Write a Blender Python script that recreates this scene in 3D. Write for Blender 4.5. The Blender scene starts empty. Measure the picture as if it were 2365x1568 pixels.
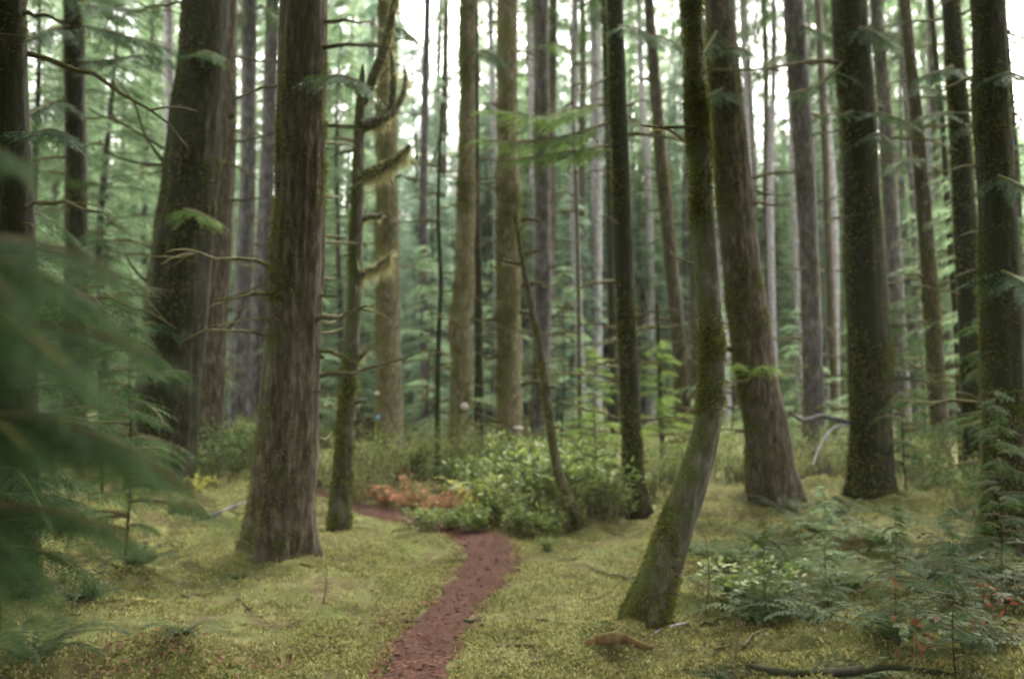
import bpy, math, random
import numpy as np
from mathutils import Vector

# ------------------------------------------------------------------ camera, sky, light, exposure
SC = bpy.context.scene
PXW, PXH, FPX, HORIZON, CAMZ = 2365.0, 1568.0, 2299.3, 920.0, 1.6
PITCH = math.atan((HORIZON - PXH / 2) / FPX)
cd = bpy.data.cameras.new("camera"); cam = bpy.data.objects.new("camera", cd)
SC.collection.objects.link(cam); SC.camera = cam
cam.location = (0, 0, CAMZ); cam.rotation_euler = (math.radians(90) + PITCH, 0, 0)
cd.lens = 35; cd.sensor_width = 36; cd.clip_end = 2000; cd.clip_start = 0.05
cd.dof.use_dof = True; cd.dof.focus_distance = 4.6; cd.dof.aperture_fstop = 1.6

SUN_EL, SUN_AZ = math.radians(52), math.radians(25)
w = bpy.data.worlds.new("World"); SC.world = w; w.use_nodes = True
nt = w.node_tree; bg = nt.nodes["Background"]
sky = nt.nodes.new("ShaderNodeTexSky"); sky.sky_type = 'NISHITA'; sky.sun_disc = False
sky.sun_elevation = SUN_EL; sky.sun_rotation = SUN_AZ; sky.air_density = 1.0; sky.dust_density = 4.0
hs = nt.nodes.new("ShaderNodeHueSaturation"); hs.inputs['Saturation'].default_value = 0.12
nt.links.new(sky.outputs[0], hs.inputs['Color'])
mixc = nt.nodes.new("ShaderNodeMix"); mixc.data_type = 'RGBA'; mixc.blend_type = 'MULTIPLY'
mixc.inputs[0].default_value = 1.0; mixc.inputs[7].default_value = (1.0, 0.965, 0.91, 1)   # overcast, faintly warm
nt.links.new(hs.outputs[0], mixc.inputs[6]); nt.links.new(mixc.outputs[2], bg.inputs['Color'])
bg.inputs['Strength'].default_value = 0.15
sl = bpy.data.lights.new("sun", 'SUN'); sl.energy = 1.2; sl.angle = math.radians(30); sl.color = (1, 0.95, 0.88)
so = bpy.data.objects.new("sun", sl); SC.collection.objects.link(so)
sd = Vector((math.sin(SUN_AZ) * math.cos(SUN_EL), math.cos(SUN_AZ) * math.cos(SUN_EL), math.sin(SUN_EL)))
so.rotation_euler = (-sd).to_track_quat('-Z', 'Y').to_euler(); so.location = (0, 0, 40)
SC.view_settings.view_transform = 'Standard'; SC.view_settings.look = 'None'
SC.view_settings.gamma = 1.0; SC.view_settings.exposure = 3.9
SC.render.engine = 'CYCLES'
cy = SC.cycles
cy.max_bounces = 6; cy.diffuse_bounces = 4; cy.glossy_bounces = 2; cy.transmission_bounces = 4; cy.transparent_max_bounces = 4
cy.volume_bounces = 1; cy.sample_clamp_indirect = 8; cy.use_adaptive_sampling = False
cy.use_denoising = True

RND = random.Random(7); NR = np.random.default_rng(7)
HAZE = 0.00025

# ------------------------------------------------------------------ helpers
def at(x, y, Y):
    """the point at distance Y in front of the camera seen at photo pixel x, y"""
    u = (x - PXW / 2) / FPX; v = (PXH / 2 - y) / FPX
    t = Y / (math.cos(PITCH) - v * math.sin(PITCH))
    return np.array([u * t, Y, CAMZ + (math.sin(PITCH) + v * math.cos(PITCH)) * t])

def vnoise(P, seed=0):
    """smooth value noise in -1..1 for an (n,3) array"""
    P = np.asarray(P, float); i = np.floor(P).astype(np.int64); f = P - i; f = f * f * (3 - 2 * f)
    def h(a, b, c):
        n = (a * 374761393 + b * 668265263 + c * 2147483647 + seed * 974634777) & 0xffffffff
        n = ((n ^ (n >> 13)) * 1274126177) & 0xffffffff
        return ((n ^ (n >> 16)) & 0xffff) / 32767.5 - 1.0
    r = 0
    for dx in (0, 1):
        for dy in (0, 1):
            for dz in (0, 1):
                wgt = (f[:, 0] if dx else 1 - f[:, 0]) * (f[:, 1] if dy else 1 - f[:, 1]) * (f[:, 2] if dz else 1 - f[:, 2])
                r = r + wgt * h(i[:, 0] + dx, i[:, 1] + dy, i[:, 2] + dz)
    return r

def mesh(name, parts, mats, smooth=True):
    """parts: list of (verts, quads, material index)"""
    V, Fs, MI, n = [], [], [], 0
    for v, f, m in parts:
        if len(f) == 0: continue
        V.append(np.asarray(v, np.float32)); Fs.append(np.asarray(f, np.int32) + n); n += len(v)
        MI.append(np.full(len(f), m, np.int32))
    V = np.concatenate(V); Fq = np.concatenate(Fs); MI = np.concatenate(MI)
    me = bpy.data.meshes.new(name)
    me.vertices.add(len(V)); me.vertices.foreach_set('co', V.ravel())
    me.loops.add(Fq.size); me.loops.foreach_set('vertex_index', Fq.ravel())
    me.polygons.add(len(Fq)); me.polygons.foreach_set('loop_start', np.arange(0, Fq.size, 4, dtype=np.int32))
    me.polygons.foreach_set('material_index', MI)
    me.polygons.foreach_set('use_smooth', np.full(len(Fq), smooth))
    me.update(calc_edges=True)
    for m in mats: me.materials.append(m)
    return me

def link(name, data, parent=None, loc=(0, 0, 0)):
    o = bpy.data.objects.new(name, data); SC.collection.objects.link(o); o.location = loc
    if parent is not None: o.parent = parent
    return o

def tag(o, label=None, cat=None, group=None, kind=None):
    if label: o['label'] = label
    if cat: o['category'] = cat
    if group: o['group'] = group
    if kind: o['kind'] = kind
    return o

def spline(P, n):
    P = np.asarray(P, float)
    if len(P) == 2:
        t = np.linspace(0, 1, n)[:, None]; return P[0] * (1 - t) + P[1] * t
    Q = np.vstack([2 * P[0] - P[1], P, 2 * P[-1] - P[-2]])
    d = np.concatenate([[0], np.cumsum(np.maximum(1e-6, np.linalg.norm((P[1:] - P[:-1])[:, :3], axis=1)))])
    s = np.linspace(0, d[-1], n); k = np.clip(np.searchsorted(d, s, side='right') - 1, 0, len(P) - 2)
    t = ((s - d[k]) / (d[k + 1] - d[k]))[:, None]
    a, b, c, e = Q[k], Q[k + 1], Q[k + 2], Q[k + 3]
    return .5 * (2 * b + (c - a) * t + (2 * a - 5 * b + 4 * c - e) * t ** 2 + (3 * b - a - 3 * c + e) * t ** 3)

def tube(C, R, n=8, bark=None, seed=0, roots=None):
    """C (m,3) centre line, R (m,) radii; bark=(amplitude, around frequency, along frequency, lump)"""
    C = np.asarray(C, float); R = np.asarray(R, float); m = len(C)
    T = np.gradient(C, axis=0); T /= np.linalg.norm(T, axis=1)[:, None] + 1e-9
    ref = np.array([0, 1.0, 0]) if abs(T[0, 1]) < .8 else np.array([0, 0, 1.0])
    A = np.cross(ref[None], T); A /= np.linalg.norm(A, axis=1)[:, None] + 1e-9
    B = np.cross(T, A)
    th = np.linspace(0, 2 * np.pi, n, endpoint=False)
    rr = np.repeat(R[:, None], n, 1)
    if bark:
        amp, fa, fl, lump = bark
        L = np.concatenate([[0], np.cumsum(np.linalg.norm(C[1:] - C[:-1], axis=1))])
        P = np.stack([np.cos(th)[None] * fa * np.ones((m, 1)) + seed * 3.1, np.sin(th)[None] * fa * np.ones((m, 1)) + 9.7, L[:, None] * fl * np.ones((1, n))], -1).reshape(-1, 3)
        N1 = vnoise(P, seed).reshape(m, n); N2 = vnoise(P * np.array([2.3, 2.3, 2.6]), seed + 5).reshape(m, n)
        P3 = np.stack([np.cos(th)[None] * 1.1 * np.ones((m, 1)), np.sin(th)[None] * 1.1 * np.ones((m, 1)), L[:, None] * 1.5 * np.ones((1, n)) + seed], -1).reshape(-1, 3)
        N3 = vnoise(P3, seed + 9).reshape(m, n)
        rr = rr * (1 + amp * (-np.abs(N1) * 1.6 + .6 * N2 + .5) + lump * N3)
    if roots is not None:
        rr = rr * (1 + roots[:, None] * (.9 * np.cos(th * 4 + seed)[None] + .8 * np.cos(th * 7 + 2 * seed)[None] + .5 * np.cos(th * 11 + 3 * seed)[None]))
    V = C[:, None] + rr[..., None] * (np.cos(th)[None, :, None] * A[:, None] + np.sin(th)[None, :, None] * B[:, None])
    i = np.arange(m - 1)[:, None] * n; j = np.arange(n)[None]; j2 = (j + 1) % n
    F = np.stack([i + j, i + j2, i + n + j2, i + n + j], -1).reshape(-1, 4)
    V = V.reshape(-1, 3)
    return V, F

def merge(lst):
    V, F, n = [], [], 0
    for v, f in lst:
        V.append(v); F.append(np.asarray(f) + n); n += len(v)
    return (np.concatenate(V), np.concatenate(F)) if V else (np.zeros((0, 3)), np.zeros((0, 4), int))

def leaf_quads(P, D, N, L, W):
    """rhombic leaves"""
    S = np.cross(D, N); S /= np.linalg.norm(S, axis=1)[:, None] + 1e-9
    L = np.broadcast_to(L, len(P))[:, None]; W = np.broadcast_to(W, len(P))[:, None]
    V = np.stack([P, P + D * L * .45 + S * W * .5, P + D * L, P + D * L * .45 - S * W * .5], 1).reshape(-1, 3)
    return V, np.arange(len(V)).reshape(-1, 4)

def unit(a):
    a = np.asarray(a, float); return a / (np.linalg.norm(a, axis=-1, keepdims=True) + 1e-9)

def stamp(T, Fq, O, X, Y, Z, S):
    """place template T at origins O with axes X, Y, Z scaled by S"""
    S = np.broadcast_to(S, len(O))
    V = O[:, None] + S[:, None, None] * (T[None, :, 0:1] * X[:, None] + T[None, :, 1:2] * Y[:, None] + T[None, :, 2:3] * Z[:, None])
    n = len(T); F = Fq[None] + (np.arange(len(O)) * n)[:, None, None]
    return V.reshape(-1, 3), F.reshape(-1, 4)

def frond(n, width, leafw, droop=.25, seed=0):
    """a flat spray of unit length along +X: n leaflets a side"""
    r = np.random.default_rng(seed)
    t = np.repeat(np.linspace(.06, .97, n), 2) + r.uniform(-.02, .02, 2 * n); side = np.tile([1, -1], n)
    ang = np.radians(58 - 22 * t + r.uniform(-8, 8, 2 * n))
    D = np.stack([np.cos(ang), side * np.sin(ang), -.15 - .25 * r.random(2 * n)], 1); D = unit(D)
    P = np.stack([t, 0 * t, -droop * t ** 2], 1)
    L = width * np.clip(1.15 - t, .12, 1) ** .8 * r.uniform(.75, 1.15, 2 * n)
    N = unit(np.stack([r.uniform(-.3, .3, 2 * n), r.uniform(-.3, .3, 2 * n), np.ones(2 * n)], 1))
    return leaf_quads(P, D, N, L, leafw * r.uniform(.7, 1.3, 2 * n))

# ------------------------------------------------------------------ materials
def nmat(name):
    m = bpy.data.materials.new(name); m.use_nodes = True
    return m, m.node_tree, m.node_tree.nodes['Principled BSDF']

def N(t, kind, **kw):
    n = t.nodes.new(kind)
    for k, v in kw.items():
        if k in n.inputs: n.inputs[k].default_value = v
        else: setattr(n, k, v)
    return n

def ramp(t, fac, stops):
    r = t.nodes.new('ShaderNodeValToRGB'); e = r.color_ramp.elements
    while len(e) < len(stops): e.new(.5)
    for i, (p, c) in enumerate(stops):
        e[i].position = p; e[i].color = (*c, 1) if len(c) == 3 else c
    t.links.new(fac, r.inputs[0]); return r.outputs[0]

def mix(t, f, a, b):
    n = t.nodes.new('ShaderNodeMix'); n.data_type = 'RGBA'
    for s, v in ((0, f), (6, a), (7, b)):
        if isinstance(v, (float, int)): n.inputs[s].default_value = v
        elif isinstance(v, tuple): n.inputs[s].default_value = (*v, 1)
        else: t.links.new(v, n.inputs[s])
    return n.outputs[2]

def math_(t, op, a, b):
    n = t.nodes.new('ShaderNodeMath'); n.operation = op; n.use_clamp = True
    for s, v in ((0, a), (1, b)):
        if isinstance(v, (float, int)): n.inputs[s].default_value = v
        else: t.links.new(v, n.inputs[s])
    return n.outputs[0]

def leafmat(name, cols, trans=.35, rough=.55, scale=1.5, spec=.4):
    m, t, b = nmat(name)
    g = N(t, 'ShaderNodeNewGeometry'); no = N(t, 'ShaderNodeTexNoise', Scale=scale, Detail=3.0)
    t.links.new(g.outputs['Position'], no.inputs['Vector'])
    f = math_(t, 'ADD', math_(t, 'MULTIPLY', g.outputs['Random Per Island'], .55), math_(t, 'MULTIPLY', no.outputs[0], .5))
    n = len(cols); c = ramp(t, f, [(.12 + .76 * i / max(1, n - 1), k) for i, k in enumerate(cols)])
    t.links.new(c, b.inputs['Base Color']); b.inputs['Roughness'].default_value = rough
    b.inputs['Specular IOR Level'].default_value = spec
    tr = N(t, 'ShaderNodeBsdfTranslucent'); t.links.new(c, tr.inputs[0])
    ms = N(t, 'ShaderNodeMixShader'); ms.inputs[0].default_value = trans
    t.links.new(b.outputs[0], ms.inputs[1]); t.links.new(tr.outputs[0], ms.inputs[2])
    t.links.new(ms.outputs[0], t.nodes['Material Output'].inputs[0])
    return m

def barkmat(name, dark, mid, light, moss=.4, mosscol=((.05, .05, .012), (.12, .115, .03)), fz=.16, scale=14, bump=.5, side=(-.7, .2, .5)):
    m, t, b = nmat(name)
    tc = N(t, 'ShaderNodeTexCoord'); oi = N(t, 'ShaderNodeObjectInfo')
    off = N(t, 'ShaderNodeVectorMath', operation='ADD'); t.links.new(tc.outputs['Object'], off.inputs[0])
    cx = N(t, 'ShaderNodeVectorMath', operation='MULTIPLY'); cx.inputs[1].default_value = (1, 1, 1)
    t.links.new(off.outputs[0], cx.inputs[0])
    t.links.new(oi.outputs['Random'], off.inputs[1])
    mp = N(t, 'ShaderNodeMapping'); mp.inputs['Scale'].default_value = (1, 1, fz); t.links.new(cx.outputs[0], mp.inputs[0])
    n1 = N(t, 'ShaderNodeTexNoise', Scale=float(scale), Detail=5.0, Roughness=.65, Distortion=.4); t.links.new(mp.outputs[0], n1.inputs['Vector'])
    n2 = N(t, 'ShaderNodeTexNoise', Scale=2.6, Detail=5.0, Roughness=.6); t.links.new(off.outputs[0], n2.inputs['Vector'])
    n3 = N(t, 'ShaderNodeTexNoise', Scale=40.0, Detail=3.0); t.links.new(off.outputs[0], n3.inputs['Vector'])
    c = ramp(t, n1.outputs[0], [(.36, dark), (.52, mid), (.68, light)])
    c = mix(t, math_(t, 'MULTIPLY', n2.outputs[0], .55), c, mid)
    g = N(t, 'ShaderNodeNewGeometry'); dp = N(t, 'ShaderNodeVectorMath', operation='DOT_PRODUCT')
    t.links.new(g.outputs['Normal'], dp.inputs[0]); dp.inputs[1].default_value = side
    mr = N(t, 'ShaderNodeMapRange'); mr.inputs[1].default_value = 1.02 - moss; mr.inputs[2].default_value = 1.3 - moss
    s = N(t, 'ShaderNodeMath', operation='MULTIPLY_ADD'); t.links.new(dp.outputs['Value'], s.inputs[0]); s.inputs[1].default_value = .22
    t.links.new(n2.outputs[0], s.inputs[2]); t.links.new(s.outputs[0], mr.inputs[0])
    mc = ramp(t, n3.outputs[0], [(.3, mosscol[0]), (.7, mosscol[1])])
    c = mix(t, mr.outputs[0], c, mc)
    t.links.new(c, b.inputs['Base Color']); b.inputs['Roughness'].default_value = .9; b.inputs['Specular IOR Level'].default_value = .15
    bp = N(t, 'ShaderNodeBump', Strength=bump, Distance=.03); t.links.new(n1.outputs[0], bp.inputs['Height'])
    t.links.new(bp.outputs[0], b.inputs['Normal'])
    return m

BARK_BROWN = barkmat("brown_bark", (.013, .0098, .006), (.057, .046, .031), (.16, .139, .106), moss=.56, mosscol=((.018, .022, .005), (.055, .06, .016)), fz=.2, scale=24)
BARK_DARK = barkmat("dark_mossy_bark", (0.0062, 0.006014, 0.00305), (0.01984, 0.01804, 0.01017), (0.062, 0.05533, 0.03559), moss=.7, mosscol=((0.00864, 0.01152, 0.00288), (0.02592, 0.03024, 0.0072)), fz=.25, scale=18)
BARK_MOSS = barkmat("mossy_bark", (0.01736, 0.01612, 0.00992), (0.0527, 0.0496, 0.0341), (0.124, 0.1178, 0.093), moss=.74, mosscol=((0.0252, 0.02592, 0.0072), (0.072, 0.06912, 0.0216)), fz=.4)
BARK_CURVE = barkmat("grey_mossy_bark", (.022, .02, .013), (.066, .06, .044), (.15, .14, .115), moss=.72, mosscol=((.026, .034, .008), (.052, .064, .016)), fz=.4, side=(-1.0, .3, -.4))
BARK_MID = barkmat("mossy_tan_bark", (.035, 0.0291, 0.0164), (.105, 0.09215, 0.05412), (.22, 0.1988, 0.1353), moss=.64, mosscol=((.045, .045, .013), (.12, .115, .036)), fz=.4, scale=18)
BARK_GREY = barkmat("grey_bark", (0.0248, 0.0217, 0.01984), (0.0682, 0.062, 0.06076), (0.1674, 0.155, 0.155), moss=.36, fz=.3)
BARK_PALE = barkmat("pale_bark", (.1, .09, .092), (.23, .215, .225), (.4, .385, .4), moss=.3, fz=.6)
BARK_TWIG = barkmat("dead_twig_bark", (.04, .03, .022), (.09, .075, .055), (.2, .18, .15), moss=.62, side=(0, 0, 1))
HANG = leafmat("hanging_moss_strands", [(.12, .115, .045), (.29, .275, .13), (.46, .44, .25)], trans=.5, rough=.9, spec=.1)
HEM = leafmat("hemlock_needles", [(.016, .036, .01), (.036, .074, .018), (.065, .115, .03)], trans=.45, rough=.75, spec=.2)
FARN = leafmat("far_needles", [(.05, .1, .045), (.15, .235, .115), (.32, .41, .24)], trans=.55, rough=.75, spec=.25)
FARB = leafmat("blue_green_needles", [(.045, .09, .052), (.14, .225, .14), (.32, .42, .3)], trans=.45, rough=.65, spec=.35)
BRIGHT = leafmat("bright_needles", [(.08, .15, .02), (.16, .26, .04), (.24, .34, .07)], trans=.5, rough=.75, spec=.2)
MIDN = leafmat("fresh_needles", [(.04, .08, .014), (.085, .15, .026), (.14, .21, .045)], trans=.5, rough=.75, spec=.2)
TMOSS = leafmat("trunk_moss_tufts", [(.06, .068, .015), (.105, .112, .026), (.16, .158, .045)], trans=.35, rough=.9, spec=.05)
DARKN = leafmat("dark_needles", [(.01, .026, .008), (.024, .055, .014), (.045, .09, .024)], trans=.4, rough=.75, spec=.15)
SALAL = leafmat("salal_leaves", [(.035, .065, .014), (.1, .15, .032), (.26, .3, .085)], trans=.4, rough=.5, spec=.25)
HUCK = leafmat("huckleberry_leaves", [(.07, .1, .026), (.15, .19, .05), (.25, .28, .09)], trans=.45, spec=.2)
FERNG = leafmat("fern_fronds", [(.018, .035, .008), (.042, .07, .017), (.1, .135, .045)], trans=.4, rough=.7, spec=.15)
FERND = leafmat("deep_fern_fronds", [(.008, .02, .004), (.02, .038, .009), (.045, .068, .018)], trans=.35, rough=.7, spec=.15)
FERNO = leafmat("dead_fern_fronds", [(.09, .045, .022), (.22, .1, .055), (.42, .22, .13)], trans=.4, rough=.8, spec=.1)
FERNY = leafmat("yellow_fern_fronds", [(.17, .18, .03), (.34, .34, .07), (.46, .46, .13)], trans=.45, spec=.1)
MOSSY = leafmat("moss_sprigs", [(.05, .06, .018), (.125, .13, .042), (.24, .225, .085), (.36, .335, .155)], trans=.4, rough=.9, scale=1.0, spec=.05)
RUST = leafmat("rusty_leaves", [(.05, .018, .008), (.11, .038, .018), (.17, .065, .03)], trans=.3, rough=.7, spec=.1)
LITTER = leafmat("leaf_litter", [(.035, .017, .01), (.085, .04, .026), (.17, .09, .06)], trans=.1, rough=.9, spec=.05)

def groundmat():
    m, t, b = nmat("forest_moss")
    tc = N(t, 'ShaderNodeTexCoord')
    n1 = N(t, 'ShaderNodeTexNoise', Scale=1.1, Detail=6.0, Roughness=.62); n2 = N(t, 'ShaderNodeTexNoise', Scale=7.0, Detail=5.0, Roughness=.7)
    n3 = N(t, 'ShaderNodeTexNoise', Scale=55.0, Detail=3.0); n4 = N(t, 'ShaderNodeTexNoise', Scale=2.4, Detail=4.0, Roughness=.6)
    for n in (n1, n2, n3, n4): t.links.new(tc.outputs['Object'], n.inputs['Vector'])
    c = ramp(t, mix(t, .45, n2.outputs[0], n4.outputs[0]), [(.36, (.022, .022, .009)), (.5, (.075, .07, .027)), (.64, (.19, .18, .075))])
    green = ramp(t, n3.outputs[0], [(.35, (.04, .055, .015)), (.65, (.12, .135, .04))])
    c = mix(t, ramp(t, n1.outputs[0], [(.4, (0, 0, 0)), (.6, (.9, .9, .9))]), c, green)
    c = mix(t, ramp(t, n4.outputs[0], [(.55, (0, 0, 0)), (.68, (.85, .85, .85))]), c, (.06, .042, .024))
    t.links.new(c, b.inputs['Base Color']); b.inputs['Roughness'].default_value = .95; b.inputs['Specular IOR Level'].default_value = .1
    bp = N(t, 'ShaderNodeBump', Strength=.8, Distance=.04); t.links.new(n2.outputs[0], bp.inputs['Height'])
    t.links.new(bp.outputs[0], b.inputs['Normal']); return m

def pathmat():
    m, t, b = nmat("needle_litter_earth")
    tc = N(t, 'ShaderNodeTexCoord')
    n1 = N(t, 'ShaderNodeTexNoise', Scale=3.0, Detail=5.0); n2 = N(t, 'ShaderNodeTexNoise', Scale=45.0, Detail=4.0, Roughness=.7)
    for n in (n1, n2): t.links.new(tc.outputs['Object'], n.inputs['Vector'])
    c = ramp(t, n2.outputs[0], [(.3, (.024, .013, .01)), (.52, (.068, .037, .028)), (.74, (.16, .1, .08))])
    c = mix(t, math_(t, 'MULTIPLY', n1.outputs[0], .5), c, (.054, .028, .021))
    t.links.new(c, b.inputs['Base Color']); b.inputs['Roughness'].default_value = .95; b.inputs['Specular IOR Level'].default_value = .05
    bp = N(t, 'ShaderNodeBump', Strength=.8, Distance=.02); t.links.new(n2.outputs[0], bp.inputs['Height'])
    t.links.new(bp.outputs[0], b.inputs['Normal']); return m

def plain(name, col, rough=.6, var=.25):
    m, t, b = nmat(name); n = N(t, 'ShaderNodeTexNoise', Scale=25.0, Detail=3.0)
    tc = N(t, 'ShaderNodeTexCoord'); t.links.new(tc.outputs['Object'], n.inputs['Vector'])
    c = ramp(t, n.outputs[0], [(.3, tuple(k * (1 - var) for k in col)), (.7, tuple(min(1, k * (1 + var)) for k in col))])
    t.links.new(c, b.inputs['Base Color']); b.inputs['Roughness'].default_value = rough; return m

# ------------------------------------------------------------------ ground and path
PATHPX = [(930, 1700, 250), (955, 1568, 150), (985, 1480, 140), (1045, 1400, 130), (1105, 1340, 130), (1130, 1290, 125),
          (1115, 1245, 100), (1060, 1220, 90), (985, 1202, 80), (900, 1186, 70), (820, 1168, 60), (745, 1146, 60), (660, 1128, 60)]
def slope(Y):
    return .035 * np.clip(np.asarray(Y, float) - 11.5, 0, 40)
def flat(x, y, z=-.06):
    a = at(x, y, 1.0); d = a - np.array([0, 0, CAMZ]); t = (z - CAMZ) / d[2]
    for _ in range(60): t = .5 * t + .5 * (z + slope(d[1] * t) - CAMZ) / d[2]
    return np.array([d[0] * t, d[1] * t, z])
pp = np.array([flat(x, y) for x, y, _ in PATHPX])
pw = np.array([0.5, .46, .46, .5, .54, .58, .68, .78, .75, .65, .6, .6, .6]) * .5
PC = spline(np.column_stack([pp[:, 0], pp[:, 1], pw]), 130)
def path_dist(X, Y):
    d = np.full(X.shape, 9e9); wd = np.zeros(X.shape)
    for i in range(0, len(PC), 2):
        q = np.hypot(X - PC[i, 0], Y - PC[i, 1]); k = q < d; d[k] = q[k]; wd[k] = PC[i, 2]
    return d, wd
MOUNDS = [(-2.35, 10.0, .8, .13), (-1.75, 9.3, .6, .1), (-2.9, 8.9, .8, .12), (.9, 8.3, .6, .1), (2.0, 8.6, .8, .12), (-.9, 6.9, .5, .09), (-1.2, 10.2, .7, .03), (-1.6, 8.6, .8, .1), (.5, 7.2, .6, .1), (1.2, 9.6, 1.1, .12), (-3.4, 7.5, 1.2, .22), (-4.6, 12.5, 1.8, .32),
          (1.55, 6.5, .5, .1), (3.4, 11.2, 1.5, .22), (4.2, 7.6, 1.3, .25), (5.5, 15, 2.5, .3), (-6.5, 18, 3, .5), (.6, 17, 2, .15), (-3.2, 14.2, 1.0, .1)]
def gheight(X, Y):
    X = np.asarray(X, float); Y = np.asarray(Y, float); sh = X.shape
    P = np.stack([X.ravel(), Y.ravel(), 0 * X.ravel()], 1)
    far = np.clip(1 - (np.hypot(P[:, 0], P[:, 1] - 12) - 20) / 40, 0, 1)
    z = .13 * vnoise(P * .45, 3) + far * (.1 * vnoise(P * 1.25, 4) + .085 * vnoise(P * 3.0, 5) + .028 * vnoise(P * 8, 6)) - .08
    dp = path_dist(P[:, 0], P[:, 1])[0]; z = -.08 + (z + .08) * (.35 + .65 * np.clip(dp / 1.6, 0, 1))
    for mx, my, r, h in MOUNDS: z += h * np.exp(-((P[:, 0] - mx) ** 2 + (P[:, 1] - my) ** 2) / r ** 2)
    d, wd = path_dist(P[:, 0], P[:, 1])
    k = np.clip((d - wd * .75) / .4, 0, 1); k = k * k * (3 - 2 * k)
    z = k * z + (1 - k) * (-.075 + .012 * vnoise(P * 5, 8))
    return (z + slope(P[:, 1])).reshape(sh)
def gz(x, y): return float(gheight(np.array([x]), np.array([y]))[0])
def axis(lo, hi, fine_lo, fine_hi, step, grow):
    a = list(np.arange(fine_lo, fine_hi, step)); s = step
    while a[-1] < hi: s *= grow; a.append(a[-1] + s)
    s = step
    while a[0] > lo: s *= grow; a.insert(0, a[0] - s)
    return np.array(a)
gx = axis(-500, 500, -6, 6, .055, 1.09); gy = axis(-60, 900, 4.2, 15, .055, 1.07)
GX, GY = np.meshgrid(gx, gy); GZ = gheight(GX, GY)
nx, ny = len(gx), len(gy); i = (np.arange(ny - 1)[:, None] * nx + np.arange(nx - 1)[None]).ravel()
ground = link("ground", mesh("ground", [(np.stack([GX, GY, GZ], -1).reshape(-1, 3), np.stack([i, i + 1, i + nx + 1, i + nx], 1), 0)], [groundmat()]))
tag(ground, "mossy yellow green forest floor rolling between the trunks", "ground", kind="structure")
ts = np.gradient(PC[:, :2], axis=0); ts = unit(ts); nn = np.stack([-ts[:, 1], ts[:, 0]], 1)
cols = np.linspace(-1, 1, 15); m_ = len(PC)
rag = 1 + .2 * vnoise(np.stack([np.arange(m_) * .31, np.zeros(m_), np.zeros(m_)], 1), 21)[:, None] + .08 * vnoise(np.stack([np.arange(m_) * .9, np.zeros(m_) + 4, np.zeros(m_)], 1), 22)[:, None]
XY = PC[:, None, :2] + nn[:, None] * (cols[None, :, None] * (PC[:, 2:3] * rag)[:, :, None])
ZP = gheight(XY[..., 0], XY[..., 1]) + .022 - .03 * np.abs(cols)[None] ** 6
i = (np.arange(m_ - 1)[:, None] * 15 + np.arange(14)[None]).ravel()
path = link("path", mesh("path", [(np.concatenate([XY, ZP[..., None]], -1).reshape(-1, 3), np.stack([i, i + 1, i + 16, i + 15], 1), 0)], [pathmat()]))
tag(path, "narrow reddish earth footpath winding through the moss", "path", kind="structure")

# moss sprigs over the near floor: nobody could count them
n_ = 420000
u = NR.random(n_); Ym = 4.3 + 13 * u ** 1.5; Xm = NR.uniform(-.62, .62, n_) * Ym
d, wd = path_dist(Xm, Ym); k = d > wd * (.8 + .35 * vnoise(np.stack([Xm * 3, Ym * 3, 0 * Xm], 1), 35)); Xm, Ym = Xm[k], Ym[k]
dens = vnoise(np.stack([Xm * 2.2, Ym * 2.2, 0 * Xm], 1), 31) + .6 * vnoise(np.stack([Xm * 6, Ym * 6, 0 * Xm], 1), 32)
dens = dens + .8 * vnoise(np.stack([Xm * .9, Ym * 1.3, 0 * Xm], 1), 33); k = dens > NR.uniform(-1.3, .35, len(Xm)); Xm, Ym = Xm[k], Ym[k]; n_ = len(Xm)
D = unit(np.stack([NR.normal(0, .75, n_), NR.normal(0, .75, n_), NR.uniform(.3, 1, n_)], 1))
V, F = leaf_quads(np.stack([Xm, Ym, gheight(Xm, Ym) - .005], 1), D, unit(NR.normal(0, 1, (n_, 3))), NR.uniform(.02, .048, n_), NR.uniform(.009, .02, n_))
tag(link("moss", mesh("moss", [(V, F, 0)], [MOSSY])), "short springy yellow green moss covering the forest floor", "moss", kind="stuff")

# ------------------------------------------------------------------ foliage builders
FR_COARSE = [frond(13, .36, .034, .35, s) for s in range(3)]
FR_FINE = [frond(14, .34, .035, .22, s + 10) for s in range(3)]
def bough_geo(C, nf, flen, templates, rng, droop=.2, start=.15, spread=62):
    """needle sprays along a centre line C (m,3)"""
    m = len(C); out = []
    t = np.linspace(start, 1, nf) + rng.uniform(-.02, .02, nf); t = np.clip(t, 0, 1) * (m - 1.001)
    k = t.astype(int); f = (t - k)[:, None]; O = C[k] * (1 - f) + C[np.minimum(k + 1, m - 1)] * f
    T = unit(C[np.minimum(k + 1, m - 1)] - C[k]); up = np.array([0, 0, 1.0])
    S = unit(np.cross(T, up)); sg = np.where(np.arange(nf) % 2 == 0, 1, -1)[:, None]
    a = np.radians(rng.uniform(spread * .6, spread * 1.15, nf))[:, None] * np.clip(1.25 - np.linspace(start, 1, nf), .1, 1)[:, None]
    X = unit(T * np.cos(a) + S * sg * np.sin(a) + np.stack([0 * a[:, 0], 0 * a[:, 0], -rng.uniform(0, droop * 2, nf)], 1))
    Z = unit(up - X * X[:, 2:3] + rng.normal(0, .16, (nf, 3))); Yv = np.cross(Z, X)
    L = flen * np.clip(1.2 - .75 * np.linspace(start, 1, nf), .35, 1) * rng.uniform(.7, 1.25, nf)
    which = rng.integers(0, len(templates), nf)
    for q, (tv, tf) in enumerate(templates):
        k = which == q
        if k.any(): out.append(stamp(tv, tf, O[k], X[k], Yv[k], Z[k], L[k]))
    return merge(out)

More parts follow.
